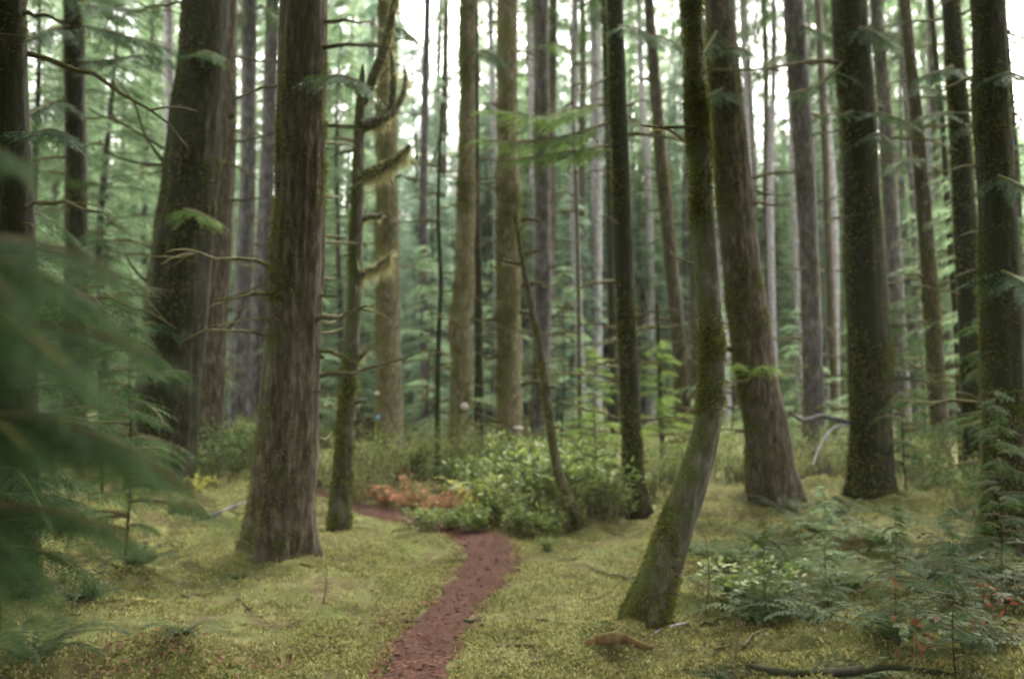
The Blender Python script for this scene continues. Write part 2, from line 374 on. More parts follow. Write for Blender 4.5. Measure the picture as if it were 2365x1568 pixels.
def bough_line(P0, az, length, rise, sag, n=7):
    t = np.linspace(0, 1, n)
    return np.stack([P0[0] + math.cos(az) * length * t, P0[1] + math.sin(az) * length * t, P0[2] + length * (rise * t - sag * t ** 2)], 1)

def crown_geo(z0, z1, rmax, nb, nf, flen, seed, templates=FR_COARSE, top=.12, shape=.8, sag=.45):
    rng = np.random.default_rng(seed); leaf, wood = [], []
    for b in range(nb):
        s = (b + rng.random()) / nb; z = z0 + (z1 - z0) * s
        r = rmax * ((1 - s) ** shape * (1 - top) + top) * rng.uniform(.55, 1.15)
        if s < .12: r *= .55 + 3.5 * s
        C = bough_line((0, 0, z), rng.uniform(0, 2 * np.pi), r, rng.uniform(.05, .35), sag * rng.uniform(.6, 1.3))
        leaf.append(bough_geo(C, nf, flen * (.55 + .45 * r / rmax), templates, rng))
        wood.append(tube(C, np.linspace(.018, .004, len(C)) * (1 + r * .2), 4))
    return merge(leaf), merge(wood)

def crown_mesh(name, leafm, **kw):
    (lv, lf), (wv, wf) = crown_geo(**kw)
    return mesh(name, [(lv, lf, 0), (wv, wf, 1)], [leafm, BARK_TWIG], smooth=False)

# crowns of the tall trees, unit: base of crown at z=0, about 12 m tall
HIGH = [crown_mesh("high_crown", HEM, z0=0, z1=12, rmax=2.5, nb=90, nf=12, flen=.9, seed=40 + s) for s in range(3)]
# crowns of leafy conifers, 14 m tall from the ground
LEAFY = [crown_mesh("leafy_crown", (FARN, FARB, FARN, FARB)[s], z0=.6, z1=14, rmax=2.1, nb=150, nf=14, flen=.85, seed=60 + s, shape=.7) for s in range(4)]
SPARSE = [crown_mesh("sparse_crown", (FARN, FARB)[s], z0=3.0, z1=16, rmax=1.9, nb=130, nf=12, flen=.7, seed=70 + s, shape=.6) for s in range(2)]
YOUNG = [crown_mesh("young_crown", (BRIGHT, FARN, HEM)[s], z0=.25, z1=3, rmax=1.1, nb=34, nf=12, flen=.42, seed=80 + s, templates=FR_FINE, sag=.35) for s in range(3)]

def twig_geo(rng, P0, az, length, rise, sag, r0, sub=3):
    C = bough_line(P0, az, length, rise, sag, 8)
    C[1:-1] += rng.normal(0, length * .018, (6, 3)); g = [tube(C, np.linspace(r0, r0 * .25, 8), 5)]
    for s in range(sub):
        k = rng.integers(2, 7)
        g.append(tube(bough_line(C[k], az + rng.choice([-1, 1]) * rng.uniform(.5, 1.1), length * rng.uniform(.2, .45), rng.uniform(-.1, .3), .25, 5), np.linspace(r0 * .45, r0 * .15, 5), 4))
    return C, merge(g)

# ------------------------------------------------------------------ the trees one can tell apart
TREES = {}
MOSSN = dict(A=4000, B=2500, C1=9000, C2=3500, D=7000, E=5000, F=5000, G=6000, H=6500, I=2500, J=900, K=4500, M=2500, N=17000, O=10000, P=2500, Q=8000, R=1500, S=2500, T=4000, U=8000)
def find_depth(x, y):
    for Y in np.arange(4, 60, .05):
        p = at(x, y, Y)
        if p[2] <= gz(p[0], p[1]) + .01: return Y
    return 40.0
def base_of(root): return np.array(root.location)

def tree(key, name, label, cat, pts, mat, depth=None, crown=None, top=None, nbr=0, bark=(.05, 5, 1.2, .03), ns=20, flare=.07, group=None, nx=0, brl=(.4, 1.3), moss_br=False, mossn=None):
    mossn = MOSSN.get(key, 0)
    """pts: (x, y, width) in photo pixels from the top down to the foot"""
    x, y, w_ = pts[-1]
    Y = depth or find_depth(x, y)
    W = [np.append(at(a, b, Y), c * .5 * Y / FPX) for a, b, c in pts]
    g = gz(W[-1][0], Y)
    if W[-1][2] > g + .05:                                  # foot hidden in the photo: carry the trunk on down to the ground
        e = W[-1].copy(); dirn = W[-1] - W[-2]; e[:3] += dirn[:3] / abs(dirn[2]) * (e[2] - g); e[3] *= 1.08; e[1] = Y; W.append(e)
    B = np.array([W[-1][0], Y, gz(W[-1][0], Y)])
    low = W[-1].copy(); dirn = unit(W[-1][:3] - W[-2][:3]); low[:3] += dirn * .35; W.append(low)
    if top is None or top == 0:                              # carries on above the frame
        H = RND.uniform(20, 27) if top is None else 0
        if top is None:
            lean = (W[0][:3] - W[1][:3]); lean = lean / max(.1, lean[2]) * .7
            t1 = W[0].copy(); hh = max(2, (H - t1[2]) * .4); t1[:3] += np.array([lean[0], 0, 1]) * hh; t1[3] *= .72
            t2 = t1.copy(); hh = max(2, H - t1[2]); t2[:3] += np.array([lean[0] * .5, 0, 1]) * hh; t2[3] *= .2
            W = [t2, t1] + W
    W = np.array(W)[::-1]
    n = int(max(24, min(170, (W[-1][2] - W[0][2]) / (.09 if ns > 24 else .16))))
    C = spline(W, n); C[:, 3] = np.maximum(C[:, 3], .004)
    ft = np.exp(-np.maximum(0, C[:, 2] - B[2]) / .25); fl = .11 * ft; C[:, 3] *= 1 + flare * ft
    seed = len(TREES) + 1
    tv, tf = tube(C[:, :3] - B, C[:, 3], ns, (bark[0] * 1.25, bark[1], bark[2], bark[3] * 1.4 + .01), seed, fl)
    root = link(name, None, None, B); tag(root, label, cat, group)
    trunk = link("trunk", mesh("trunk", [(tv, tf, 0)], [mat]), root)
    if mossn:
        mossn = int(mossn * 1.6)
        rg = np.random.default_rng(seed * 7 + 1); G = tv.reshape(len(C), ns, 3); hgt = C[:, 2] - B[2]; okr = np.where((hgt > -.05) & (hgt < 2.2 + .42 * Y))[0]
        q = mossn * 4; ri = rg.choice(okr[:-1], q); ti = rg.integers(0, ns, q); f1 = rg.random((q, 1)); f2 = rg.random((q, 1))
        P = G[ri, ti] * (1 - f1) * (1 - f2) + G[ri + 1, ti] * f1 * (1 - f2) + G[ri, (ti + 1) % ns] * (1 - f1) * f2 + G[ri + 1, (ti + 1) % ns] * f1 * f2
        nr = unit(P - (C[ri, :3] - B)); nr[:, 2] = 0
        sc = vnoise(P * np.array([1.9, 1.9, 1.1]) + seed * 5, seed) + .6 * vnoise(P * 5, seed + 3) + .45 * (nr @ np.array([-.85, -.2, 0])) + 1.1 * np.exp(-np.maximum(P[:, 2], 0) / .35)
        P = P[np.argsort(-(sc + rg.normal(0, .34, q)))[:mossn]]; nr = unit(P * [1, 1, 0] - np.stack([np.interp(P[:, 2], C[:, 2] - B[2], C[:, 0] - B[0]), 0 * P[:, 0], 0 * P[:, 0]], 1))
        Dm = unit(nr * rg.uniform(.2, 1, (mossn, 1)) + rg.normal(0, .35, (mossn, 3)) + np.array([0, 0, -.45]))
        Lm = rg.uniform(.02, .045, mossn) * (.7 + Y / 25); mv, mf = leaf_quads(P - nr * .006, Dm, unit(rg.normal(0, 1, (mossn, 3))), Lm, Lm * .42)
        link("moss", mesh("moss", [(mv, mf, 0)], [TMOSS]), root)['kind'] = "stuff"
    T = dict(root=root, B=B, Y=Y, C=C, trunk=trunk, mat=mat, seed=seed); TREES[key] = T
    rng = np.random.default_rng(seed * 13)
    ztop = 1.6 + .42 * Y
    for b in range(int(nbr * 1.7)):
        z = rng.uniform(.9, min(ztop, C[-1, 2] - .3)); k = int(np.argmin(np.abs(C[:, 2] - z)))
        az = rng.choice([rng.uniform(-.6, .6), rng.uniform(math.pi - .6, math.pi + .6), rng.uniform(0, 2 * math.pi)])
        L = rng.uniform(*brl) * (.5 if rng.random() < .35 else 1)
        P0 = C[k, :3] - B + np.array([math.cos(az), math.sin(az), 0]) * C[k, 3] * .8
        Cb, geo = twig_geo(rng, P0, az, L, rng.uniform(-.1, .3), rng.uniform(.0, .45), rng.uniform(.011, .022) * (1 + Y / 40), sub=rng.integers(1, 4))
        link("branch", mesh("branch", [(*geo, 0)], [BARK_TWIG if not moss_br else BARK_MOSS]), root)
    if crown is not None:
        cz = crown if crown > 1 else max(ztop + (1.2 if Y < 17 else -1.6), C[-1, 2] * .5)
        k = int(np.argmin(np.abs(C[:, 2] - B[2] - cz))); kt = C[-1]
        o = link("crown", HIGH[seed % 3], root, C[k, :3] - B)
        s = (kt[2] - C[k, 2]) * 1.03 / 12; o.scale = (s * RND.uniform(.9, 1.2),) * 2 + (s,)
        ax = unit(kt[:3] - C[k, :3]); o.rotation_euler = Vector(ax).to_track_quat('Z', 'Y').to_euler()
    return T

def limb(key, pts, mat=None, dy=0.0, moss=None, name="branch", needles=None, nf=16, flen=.3, label=None, ns=8, templates=None, dyend=None, lump=.05):
    """a branch of tree KEY drawn by photo pixels (x, y, width); dy bends it nearer (-) or farther (+) along its length"""
    T = TREES[key]; P = []
    for i, (x, y, w_) in enumerate(pts):
        Y = T['Y'] + dy * i / max(1, len(pts) - 1)
        P.append(np.append(at(x, y, Y), w_ * (.68 if key == 'E' else .5) * Y / FPX))
    C = spline(np.array(P), max(8, len(P) * 6)); C[:, 3] = np.maximum(C[:, 3], .003)
    o = link(name, mesh(name, [(*tube(C[:, :3] - T['B'], C[:, 3], ns, (.0, 3, 3, lump), len(pts) + 3), 0)], [mat or T['mat']]), T['root'])
    if label: o['label'] = label
    rng = np.random.default_rng(int(abs(pts[0][0] * 7 + pts[0][1])))
    if moss:
        n = int(moss[0]); t = rng.uniform(.05, 1, n) * (len(C) - 1.01); k = t.astype(int); f = (t - k)[:, None]
        c = C[k] * (1 - f) + C[k + 1] * f; a = rng.uniform(0, 2 * np.pi, n)
        o_ = np.stack([np.cos(a) * .8, np.sin(a) * .8, -np.abs(rng.normal(0, .5, n))], 1)
        D_ = unit(np.stack([rng.normal(0, .35, n), rng.normal(0, .35, n), -np.ones(n)], 1))
        D_ = np.where(rng.random((n, 1)) < .25, unit(rng.normal(0, 1, (n, 3))), D_)
        L = moss[1] * .75 * rng.random(n) ** 2.6 * np.clip(.75 + .9 * vnoise(np.stack([t * .9, 0 * t, 0 * t + n], 1), 3), .1, 1.5) + .012
        V, F = leaf_quads(c[:, :3] + o_ * c[:, 3:4] * .9 - T['B'], D_, unit(rng.normal(0, 1, (n, 3))), L, .003 + .03 * L)
        link("hanging_moss", mesh("hanging_moss", [(V, F, 0)], [HANG]), o)['kind'] = "stuff"
    if needles:
        V, F = bough_geo(C[:, :3] - T['B'], nf, flen, templates or FR_FINE, rng, droop=.2)
        link("foliage", mesh("foliage", [(V, F, 0)], [needles], smooth=False), o)
    return o

# -- left side
tree('A', "conifer_tree", "nearly black thick trunk cut by the left edge, behind blurred hemlock sprays", "tree",
     [(18, 0, 75), (30, 500, 95), (28, 900, 110), (20, 1250, 130)], BARK_DARK, depth=7.6, crown=1, nbr=7, ns=32)
tree('B', "conifer_tree", "straight dark slim trunk between the left edge and the leaning mossy giant", "tree",
     [(172, 0, 44), (176, 500, 48), (170, 1075, 56)], BARK_DARK, depth=17, crown=1, nbr=12)
tree('C1', "conifer_tree", "broad dark mossy trunk leaning right, grey trunk close behind its right side", "tree",
     [(476, 0, 104), (440, 400, 125), (418, 620, 135), (392, 850, 140), (372, 1105, 148)], BARK_DARK, depth=14.5, crown=1, nbr=5, ns=40, bark=(.07, 6, .8, .05))
tree('C2', "conifer_tree", "upright grey brown trunk half hidden behind the leaning dark mossy giant", "tree",
     [(517, 0, 62), (508, 400, 70), (496, 700, 66), (482, 1010, 64)], BARK_BROWN, depth=18, crown=1, nbr=9, ns=32)
tree('V1', "conifer_tree", "left one of the twin lilac grey trunks beside the big furrowed brown trunk", "tree",
     [(576, 0, 32), (572, 400, 36), (560, 700, 40), (546, 985, 42)], BARK_GREY, depth=24, crown=1, nbr=13)
tree('V2', "conifer_tree", "right one of the twin lilac grey trunks, partly behind the big furrowed brown trunk", "tree",
     [(630, 0, 30), (612, 500, 34), (592, 800, 38), (582, 985, 40)], BARK_GREY, depth=25.5, crown=1, nbr=10)
tree('D', "conifer_tree", "big furrowed reddish brown trunk standing on the moss left of the path", "tree",
     [(704, 0, 104), (694, 400, 112), (682, 700, 122), (668, 950, 134), (654, 1180, 148), (648, 1275, 162)], BARK_BROWN, crown=1, nbr=9, ns=64, bark=(.075, 9, .55, .03), flare=.08)
tree('E', "mossy_snag", "thin crooked snag with curling moss draped limbs beside the big brown trunk", "tree",
     [(838, 150, 6), (835, 200, 20), (829, 300, 24), (825, 500, 31), (816, 720, 33), (803, 950, 38), (792, 1100, 44), (784, 1222, 50)], BARK_CURVE, top=1, nbr=4, ns=24, bark=(.03, 3, 2, .07), brl=(.15, .4), moss_br=True)
M1 = (2200, .24)
limb('E', [(836, 240, 22), (862, 180, 18), (888, 110, 16), (903, 50, 15), (918, -30, 12)], BARK_CURVE, moss=M1, dy=-.3)
limb('E', [(836, 292, 25), (872, 280, 19), (898, 255, 15), (908, 210, 12), (907, 150, 9), (900, 110, 5)], BARK_CURVE, moss=(2200, .24), dy=.3)
limb('E', [(870, 282, 16), (905, 262, 14), (928, 225, 10), (937, 185, 7), (934, 155, 4)], BARK_CURVE, moss=M1, dy=.2)
limb('E', [(828, 412, 22), (862, 397, 20), (900, 378, 18), (930, 356, 15), (946, 338, 8)], BARK_CURVE, moss=(3000, .32), dy=-.3)
limb('E', [(828, 512, 15), (850, 502, 11), (872, 501, 11), (884, 492, 6)], BARK_CURVE, moss=(500, .13), dy=.1)
limb('E', [(822, 640, 17), (848, 626, 12), (875, 612, 9), (902, 592, 5)], BARK_CURVE, moss=(2000, .3), dy=-.1)
limb('E', [(815, 838, 13), (838, 820, 8), (852, 806, 5)], BARK_CURVE, moss=(400, .15))
limb('E', [(806, 935, 12), (832, 925, 8), (848, 930, 4)], BARK_CURVE, moss=(300, .12))
limb('E', [(803, 985, 12), (830, 972, 9), (842, 962, 4)], BARK_CURVE, moss=(300, .12))
limb('E', [(829, 330, 9), (800, 322, 6), (770, 318, 4)], BARK_TWIG, dy=.4)
# -- middle
tree('F', "conifer_tree", "mottled moss and grey trunk directly behind the crooked snag", "tree",
     [(893, 0, 40), (893, 300, 48), (896, 600, 50), (898, 800, 58), (900, 1010, 64)], BARK_MID, depth=19, crown=1, nbr=8, ns=32, bark=(.04, 4, 1.5, .06))
tree('G', "mossy_tree", "olive mossy trunk with a swollen bend at mid height, right of the sky gap", "tree",
     [(1082, 0, 35), (1080, 300, 39), (1077, 520, 42), (1070, 690, 50), (1062, 760, 55), (1066, 850, 47), (1056, 1040, 46)], BARK_MID, depth=20, crown=1, nbr=9, ns=32, bark=(.03, 3, 1.6, .1))
tree('H', "mossy_tree", "thick lumpy mossy trunk with broken stubs behind the leaning pole", "tree",
     [(1172, 0, 46), (1173, 300, 50), (1174, 520, 56), (1176, 700, 54), (1177, 860, 58), (1176, 1040, 58)], BARK_MID, depth=20.5, crown=1, nbr=16, ns=32, bark=(.04, 4, 1.6, .09), brl=(.3, 1.0))
tree('I', "conifer_tree", "plain brown grey trunk just right of the leaning pole's middle", "tree",
     [(1250, 0, 33), (1253, 400, 37), (1255, 700, 39), (1247, 900, 40), (1243, 1060, 44)], BARK_GREY, depth=22, crown=1, nbr=8)
tree('J', "leaning_pole", "thin snapped mossy pole leaning left over the salal thicket", "dead tree",
     [(1188, 490, 5), (1200, 560, 9), (1216, 650, 13), (1246, 800, 17), (1268, 960, 20), (1287, 1080, 22), (1316, 1165, 28), (1338, 1212, 34)], BARK_MOSS, top=1, nbr=0, ns=14, bark=(.0, 3, 2, .09))
for a in ([(1212, 612, 8), (1180, 606, 9), (1158, 603, 5)], [(1232, 726, 8), (1208, 722, 9), (1196, 718, 5)]): limb('J', a, BARK_MOSS, moss=(260, .1))
limb('J', [(1268, 895, 7), (1282, 893, 4)], BARK_MOSS); limb('J', [(1275, 990, 9), (1292, 985, 4)], BARK_MOSS)
tree('K', "conifer_tree", "dark straight trunk rising from a mossy root mound right of the salal", "tree",
     [(1419, 0, 38), (1431, 300, 41), (1440, 600, 43), (1452, 850, 44), (1462, 1050, 46), (1472, 1195, 62)], BARK_DARK, crown=1, nbr=10, ns=32, flare=.2)
tree('L', "conifer_tree", "pale lilac slender trunk left of the dark straight trunk", "tree",
     [(1372, 0, 20), (1378, 300, 25), (1378, 600, 26), (1376, 1040, 28)], BARK_PALE, depth=30, crown=1, nbr=8)
tree('L2', "conifer_tree", "thin dark stem tucked between the pale lilac trunk and the dark straight trunk", "tree",
     [(1395, 0, 14), (1408, 450, 16), (1415, 750, 18), (1420, 1030, 19)], BARK_DARK, depth=27, crown=1, nbr=5)
tree('M', "conifer_tree", "slim brown trunk leaning slightly, left of the curved mossy trunk", "tree",
     [(1499, 0, 23), (1520, 280, 28), (1550, 600, 31), (1572, 850, 33), (1582, 1050, 36)], BARK_BROWN, depth=22, crown=1, nbr=12)
# -- the curved tree and right side
tree('N', "mossy_tree", "nearest mossy trunk, its foot sweeping in a curve onto the moss right of the path", "tree",
     [(1600, 0, 44), (1611, 250, 50), (1628, 550, 53), (1643, 800, 56), (1644, 900, 58), (1630, 1000, 64), (1596, 1120, 76), (1548, 1260, 86), (1504, 1390, 94), (1492, 1430, 100)], BARK_CURVE, crown=1, nbr=0, ns=48, bark=(.03, 4, 2, .05), flare=.12)
limb('N', [(1612, 345, 11), (1580, 325, 9), (1545, 300, 8), (1510, 293, 7), (1480, 290, 4)], BARK_TWIG, dy=.3, moss=(150, .05))
limb('N', [(1640, 292, 8), (1600, 293, 7), (1540, 294, 7), (1488, 292, 4)], BARK_MOSS, dy=-.3)
limb('N', [(1622, 612, 8), (1592, 606, 6), (1560, 594, 4), (1548, 580, 3)], BARK_TWIG, dy=.2)
limb('N', [(1622, 780, 9), (1602, 762, 6), (1590, 745, 3)], BARK_TWIG)
tree('O', "conifer_tree", "large furrowed trunk leaning left, just behind the curved mossy trunk", "tree",
     [(1660, 0, 66), (1680, 250, 74), (1700, 480, 82), (1722, 680, 90), (1748, 860, 92), (1772, 1010, 100), (1788, 1145, 112)], BARK_BROWN, crown=1, nbr=5, ns=48, bark=(.06, 7, .8, .05))
limb('O', [(1748, 790, 12), (1762, 770, 8), (1768, 748, 5), (1771, 730, 3)], BARK_TWIG)
limb('O', [(1695, 808, 12), (1672, 806, 9), (1655, 800, 5)], BARK_MOSS)
limb('O', [(1755, 880, 8), (1725, 878, 7), (1690, 884, 6), (1665, 890, 4)], BARK_TWIG, dy=-.8)
limb('O', [(1728, 870, 7), (1752, 850, 6), (1772, 842, 5), (1790, 850, 3)], BARK_TWIG, dy=-.9, needles=BRIGHT, nf=16, flen=.4)
limb('O', [(1730, 870, 7), (1715, 845, 6), (1700, 838, 3)], BARK_TWIG, dy=-.9, needles=BRIGHT, nf=14, flen=.35)
tree('P', "conifer_tree", "two toned grey trunk with a dark right flank, between two leaning giants on the right", "tree",
     [(1832, 0, 46), (1850, 250, 46), (1864, 500, 44), (1876, 800, 46), (1886, 1095, 50)], BARK_GREY, depth=19, crown=1, nbr=12)
tree('Q', "conifer_tree", "thick dark mossy trunk right of centre right, a snaking dead limb at its foot", "tree",
     [(1960, 0, 78), (1980, 250, 80), (1994, 500, 84), (2006, 720, 92), (2012, 900, 92), (2012, 1100, 98)], BARK_DARK, depth=14.5, crown=1, nbr=8, ns=40, bark=(.05, 5, 1, .05))
limb('Q', [(1972, 978, 12), (1930, 968, 12), (1895, 961, 11), (1868, 969, 11), (1848, 968, 10), (1832, 958, 7), (1826, 948, 4)], BARK_GREY, dy=-.8, lump=.08, label="bare snaking dead limb")
limb('Q', [(1968, 980, 6), (1930, 985, 6), (1905, 1010, 6), (1885, 1050, 5), (1878, 1075, 3)], BARK_PALE, dy=-.9)
limb('Q', [(1965, 148, 11), (1900, 141, 10), (1840, 147, 9), (1780, 157, 8), (1720, 162, 6), (1620, 160, 4)], BARK_TWIG, dy=-1.2)
limb('Q', [(1960, 130, 9), (1900, 190, 7), (1830, 215, 5), (1770, 225, 3)], BARK_TWIG, dy=-1.5, needles=HEM, nf=22, flen=.55)
limb('Q', [(1985, 280, 9), (2020, 262, 7), (2060, 270, 6), (2110, 290, 3)], BARK_TWIG, dy=-1.2, needles=HEM, nf=26, flen=.5)
limb('Q', [(1985, 250, 9), (1950, 262, 7), (1910, 265, 5), (1880, 272, 3)], BARK_TWIG, dy=-1.2, needles=HEM, nf=20, flen=.45)
limb('Q', [(1992, 320, 9), (2030, 310, 7), (2060, 335, 3)], BARK_TWIG, dy=-1.3, needles=HEM, nf=20, flen=.5)
tree('R', "conifer_tree", "straight grey brown trunk close to the right of the thick dark mossy trunk", "tree",
     [(2024, 0, 28), (2046, 280, 32), (2060, 520, 35), (2076, 800, 37), (2090, 1040, 38)], BARK_GREY, depth=22, crown=1, nbr=10)
tree('S', "conifer_tree", "slim trunk third from the right edge with a mossy brown foot", "tree",
     [(2090, 0, 24), (2115, 250, 29), (2135, 500, 34), (2152, 720, 36), (2166, 920, 40), (2180, 1110, 46)], BARK_BROWN, depth=18, crown=1, nbr=11)
tree('S2', "conifer_tree", "very thin dark pole beside the second trunk from the right edge", "tree",
     [(2150, 0, 11), (2178, 300, 13), (2190, 500, 15), (2210, 760, 16), (2222, 1040, 18)], BARK_DARK, depth=20, crown=1, nbr=6)
tree('T', "conifer_tree", "dark trunk second from the right edge, bushy sprays across its top", "tree",
     [(2196, 0, 40), (2214, 250, 44), (2230, 500, 52), (2246, 760, 60), (2256, 1000, 66), (2264, 1130, 70)], BARK_DARK, depth=15, crown=1, nbr=8, ns=32)
tree('U', "conifer_tree", "heavy black trunk beside the right edge rising from the ferns", "tree",
     [(2280, 0, 72), (2294, 280, 78), (2306, 520, 84), (2316, 760, 94), (2326, 980, 104), (2336, 1230, 128)], BARK_DARK, depth=10.5, crown=1, nbr=6, ns=48)
# thin stems
tree('W1', "slender_sapling_stem", "wavy dark sapling stem in the gap between the mottled trunk and the swollen trunk", "tree",
     [(1020, 240, 5), (1012, 480, 8), (1018, 650, 10), (1012, 820, 12), (1010, 1010, 13)], BARK_DARK, depth=18, top=1, nbr=9, ns=10)
tree('W2', "conifer_tree", "narrow dark trunk hidden behind the right side of the swollen mossy trunk", "tree",
     [(1098, 0, 14), (1100, 400, 16), (1104, 640, 19), (1106, 1020, 22)], BARK_DARK, depth=24, crown=1, nbr=6)
tree('W3', "slender_sapling_stem", "hair thin mossy stem between the plain trunk and the pale lilac trunk", "tree",
     [(1318, 60, 4), (1325, 300, 6), (1335, 600, 8), (1340, 1050, 10)], BARK_MOSS, depth=20, top=1, nbr=8, ns=10)
tree('W4', "slender_sapling_stem", "short dark sapling stem between the dark straight trunk and the slim leaning trunk", "tree",
     [(1518, 700, 7), (1524, 850, 10), (1530, 1050, 13)], BARK_DARK, depth=17, top=1, nbr=6, ns=10)
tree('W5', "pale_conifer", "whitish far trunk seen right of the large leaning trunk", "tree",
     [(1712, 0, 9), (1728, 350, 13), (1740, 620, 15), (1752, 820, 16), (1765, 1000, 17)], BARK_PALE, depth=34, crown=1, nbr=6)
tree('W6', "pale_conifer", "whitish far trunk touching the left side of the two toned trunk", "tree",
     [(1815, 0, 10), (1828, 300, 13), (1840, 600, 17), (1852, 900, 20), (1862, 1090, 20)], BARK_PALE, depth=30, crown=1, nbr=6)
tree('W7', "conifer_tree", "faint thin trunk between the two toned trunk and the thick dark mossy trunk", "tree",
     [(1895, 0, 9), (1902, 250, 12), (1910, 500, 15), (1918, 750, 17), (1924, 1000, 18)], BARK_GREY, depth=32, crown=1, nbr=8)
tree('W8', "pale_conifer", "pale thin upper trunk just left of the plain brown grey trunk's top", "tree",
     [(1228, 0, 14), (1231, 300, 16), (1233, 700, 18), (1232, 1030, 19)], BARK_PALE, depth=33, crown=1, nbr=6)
# mapped dead and mossy limbs on the left
for a in ([(385, 385, 10), (355, 345, 7), (330, 300, 5), (310, 240, 4), (268, 180, 3)], [(378, 345, 7), (340, 320, 6), (280, 285, 5), (235, 268, 5), (200, 248, 3)],
          [(382, 382, 8), (330, 378, 6), (285, 368, 5), (240, 352, 3)], [(350, 652, 8), (325, 640, 6), (305, 615, 5), (290, 590, 3)]):
    limb('C1', a, BARK_MOSS, dy=-.5, moss=(120, .05))
limb('C1', [(528, 272, 14), (540, 265, 9)], BARK_DARK)
for a in ([(530, 128, 8), (565, 136, 7), (610, 142, 6), (655, 146, 4)], [(525, 240, 8), (560, 220, 7), (600, 208, 4), (640, 203, 3)], [(515, 325, 8), (560, 326, 6), (600, 318, 5), (650, 300, 3)],
          [(505, 690, 8), (540, 685, 6), (580, 668, 6), (622, 648, 4)], [(490, 770, 9), (525, 760, 8), (548, 735, 7), (560, 712, 4)], [(505, 460, 7), (560, 462, 6), (620, 455, 3)]):
    limb('C2', a, BARK_MOSS, dy=-.4)
limb('D', [(716, 420, 16), (740, 416, 9), (752, 405, 4)], BARK_DARK)
limb('D', [(722, 830, 16), (738, 822, 12), (748, 828, 5)], BARK_MOSS)
for y in (330, 452, 545, 560, 640, 725, 742, 770, 1010):
    x0 = 748 - (y - 300) * .02; r = RND.uniform(30, 85)
    limb('D', [(x0, y, 8), (x0 + r * .5, y + RND.uniform(-6, 8), 6), (x0 + r, y + RND.uniform(-16, 12), 3)], BARK_TWIG, dy=.5)
for k in range(7):
    y = 520 + k * 75 + RND.uniform(-20, 20); s = RND.choice([-1, 1]); x0 = 1175 + s * 26; r = RND.uniform(30, 70)
    limb('H', [(x0, y, 9), (x0 + s * r * .5, y - RND.uniform(-8, 14), 7), (x0 + s * r, y - RND.uniform(-15, 25), 3)], BARK_MOSS, dy=-.4, moss=(160, .1))
# boughs with needles hanging into the view
for a, nf in (([(1410, 175, 7), (1360, 205, 6), (1320, 230, 3)], 0), ([(1425, 275, 9), (1360, 300, 8), (1290, 318, 6), (1200, 330, 5), (1110, 322, 3)], 40), ([(1425, 330, 8), (1360, 345, 6), (1280, 355, 4), (1170, 372, 3)], 34),
              ([(1418, 240, 8), (1330, 250, 6), (1240, 268, 4), (1120, 250, 3)], 36)):
    limb('K', a, BARK_TWIG, dy=-.9, needles=MIDN if nf else None, nf=nf * 2, flen=.5)
limb('T', [(2205, 150, 8), (2180, 160, 6), (2120, 180, 3)], BARK_TWIG, dy=-1, needles=DARKN, nf=24, flen=.6)
limb('T', [(2215, 300, 8), (2240, 290, 6), (2290, 300, 3)], BARK_TWIG, dy=-1, needles=DARKN, nf=20, flen=.5)
limb('T', [(2212, 260, 8), (2160, 262, 6), (2110, 280, 3)], BARK_TWIG, dy=-1, needles=HEM, nf=24, flen=.55)
limb('O', [(1662, 60, 9), (1640, 100, 7), (1620, 130, 3)], BARK_TWIG, dy=-1, needles=HEM, nf=20, flen=.5)
limb('O', [(1668, 120, 9), (1700, 110, 7), (1740, 125, 3)], BARK_TWIG, dy=-1, needles=HEM, nf=20, flen=.5)
limb('B', [(180, 60, 7), (240, 70, 6), (330, 95, 5), (410, 120, 3)], BARK_TWIG, dy=-1.5, needles=DARKN, nf=44, flen=.8)
limb('B', [(180, 145, 7), (250, 140, 6), (330, 130, 5), (420, 150, 3)], BARK_TWIG, dy=-1.8, needles=DARKN, nf=44, flen=.8)
limb('B', [(165, 60, 7), (110, 70, 6), (50, 100, 3)], BARK_TWIG, dy=-1.5, needles=DARKN, nf=34, flen=.7)
limb('B', [(165, 230, 7), (110, 240, 6), (60, 270, 3)], BARK_TWIG, dy=-1.5, needles=DARKN, nf=34, flen=.7)
limb('B', [(180, 10, 7), (260, 20, 6), (370, 30, 3)], BARK_TWIG, dy=-1.5, needles=DARKN, nf=40, flen=.8)
limb('C1', [(440, 140, 10), (470, 120, 7), (500, 125, 3)], BARK_TWIG, dy=-1.3, needles=HEM, nf=24, flen=.5)
limb('A', [(70, 700, 9), (110, 690, 7), (190, 720, 3)], BARK_TWIG, dy=-1.2, needles=DARKN, nf=30, flen=.4)
limb('A', [(60, 320, 9), (110, 300, 7), (160, 310, 3)], BARK_TWIG, dy=-.8, needles=DARKN, nf=30, flen=.4)
limb('U', [(2290, 400, 9), (2340, 420, 7), (2400, 450, 3)], BARK_TWIG, dy=-1, needles=DARKN, nf=30, flen=.45)
limb('U', [(2290, 180, 9), (2340, 170, 7), (2400, 200, 3)], BARK_TWIG, dy=-1, needles=DARKN, nf=30, flen=.45)

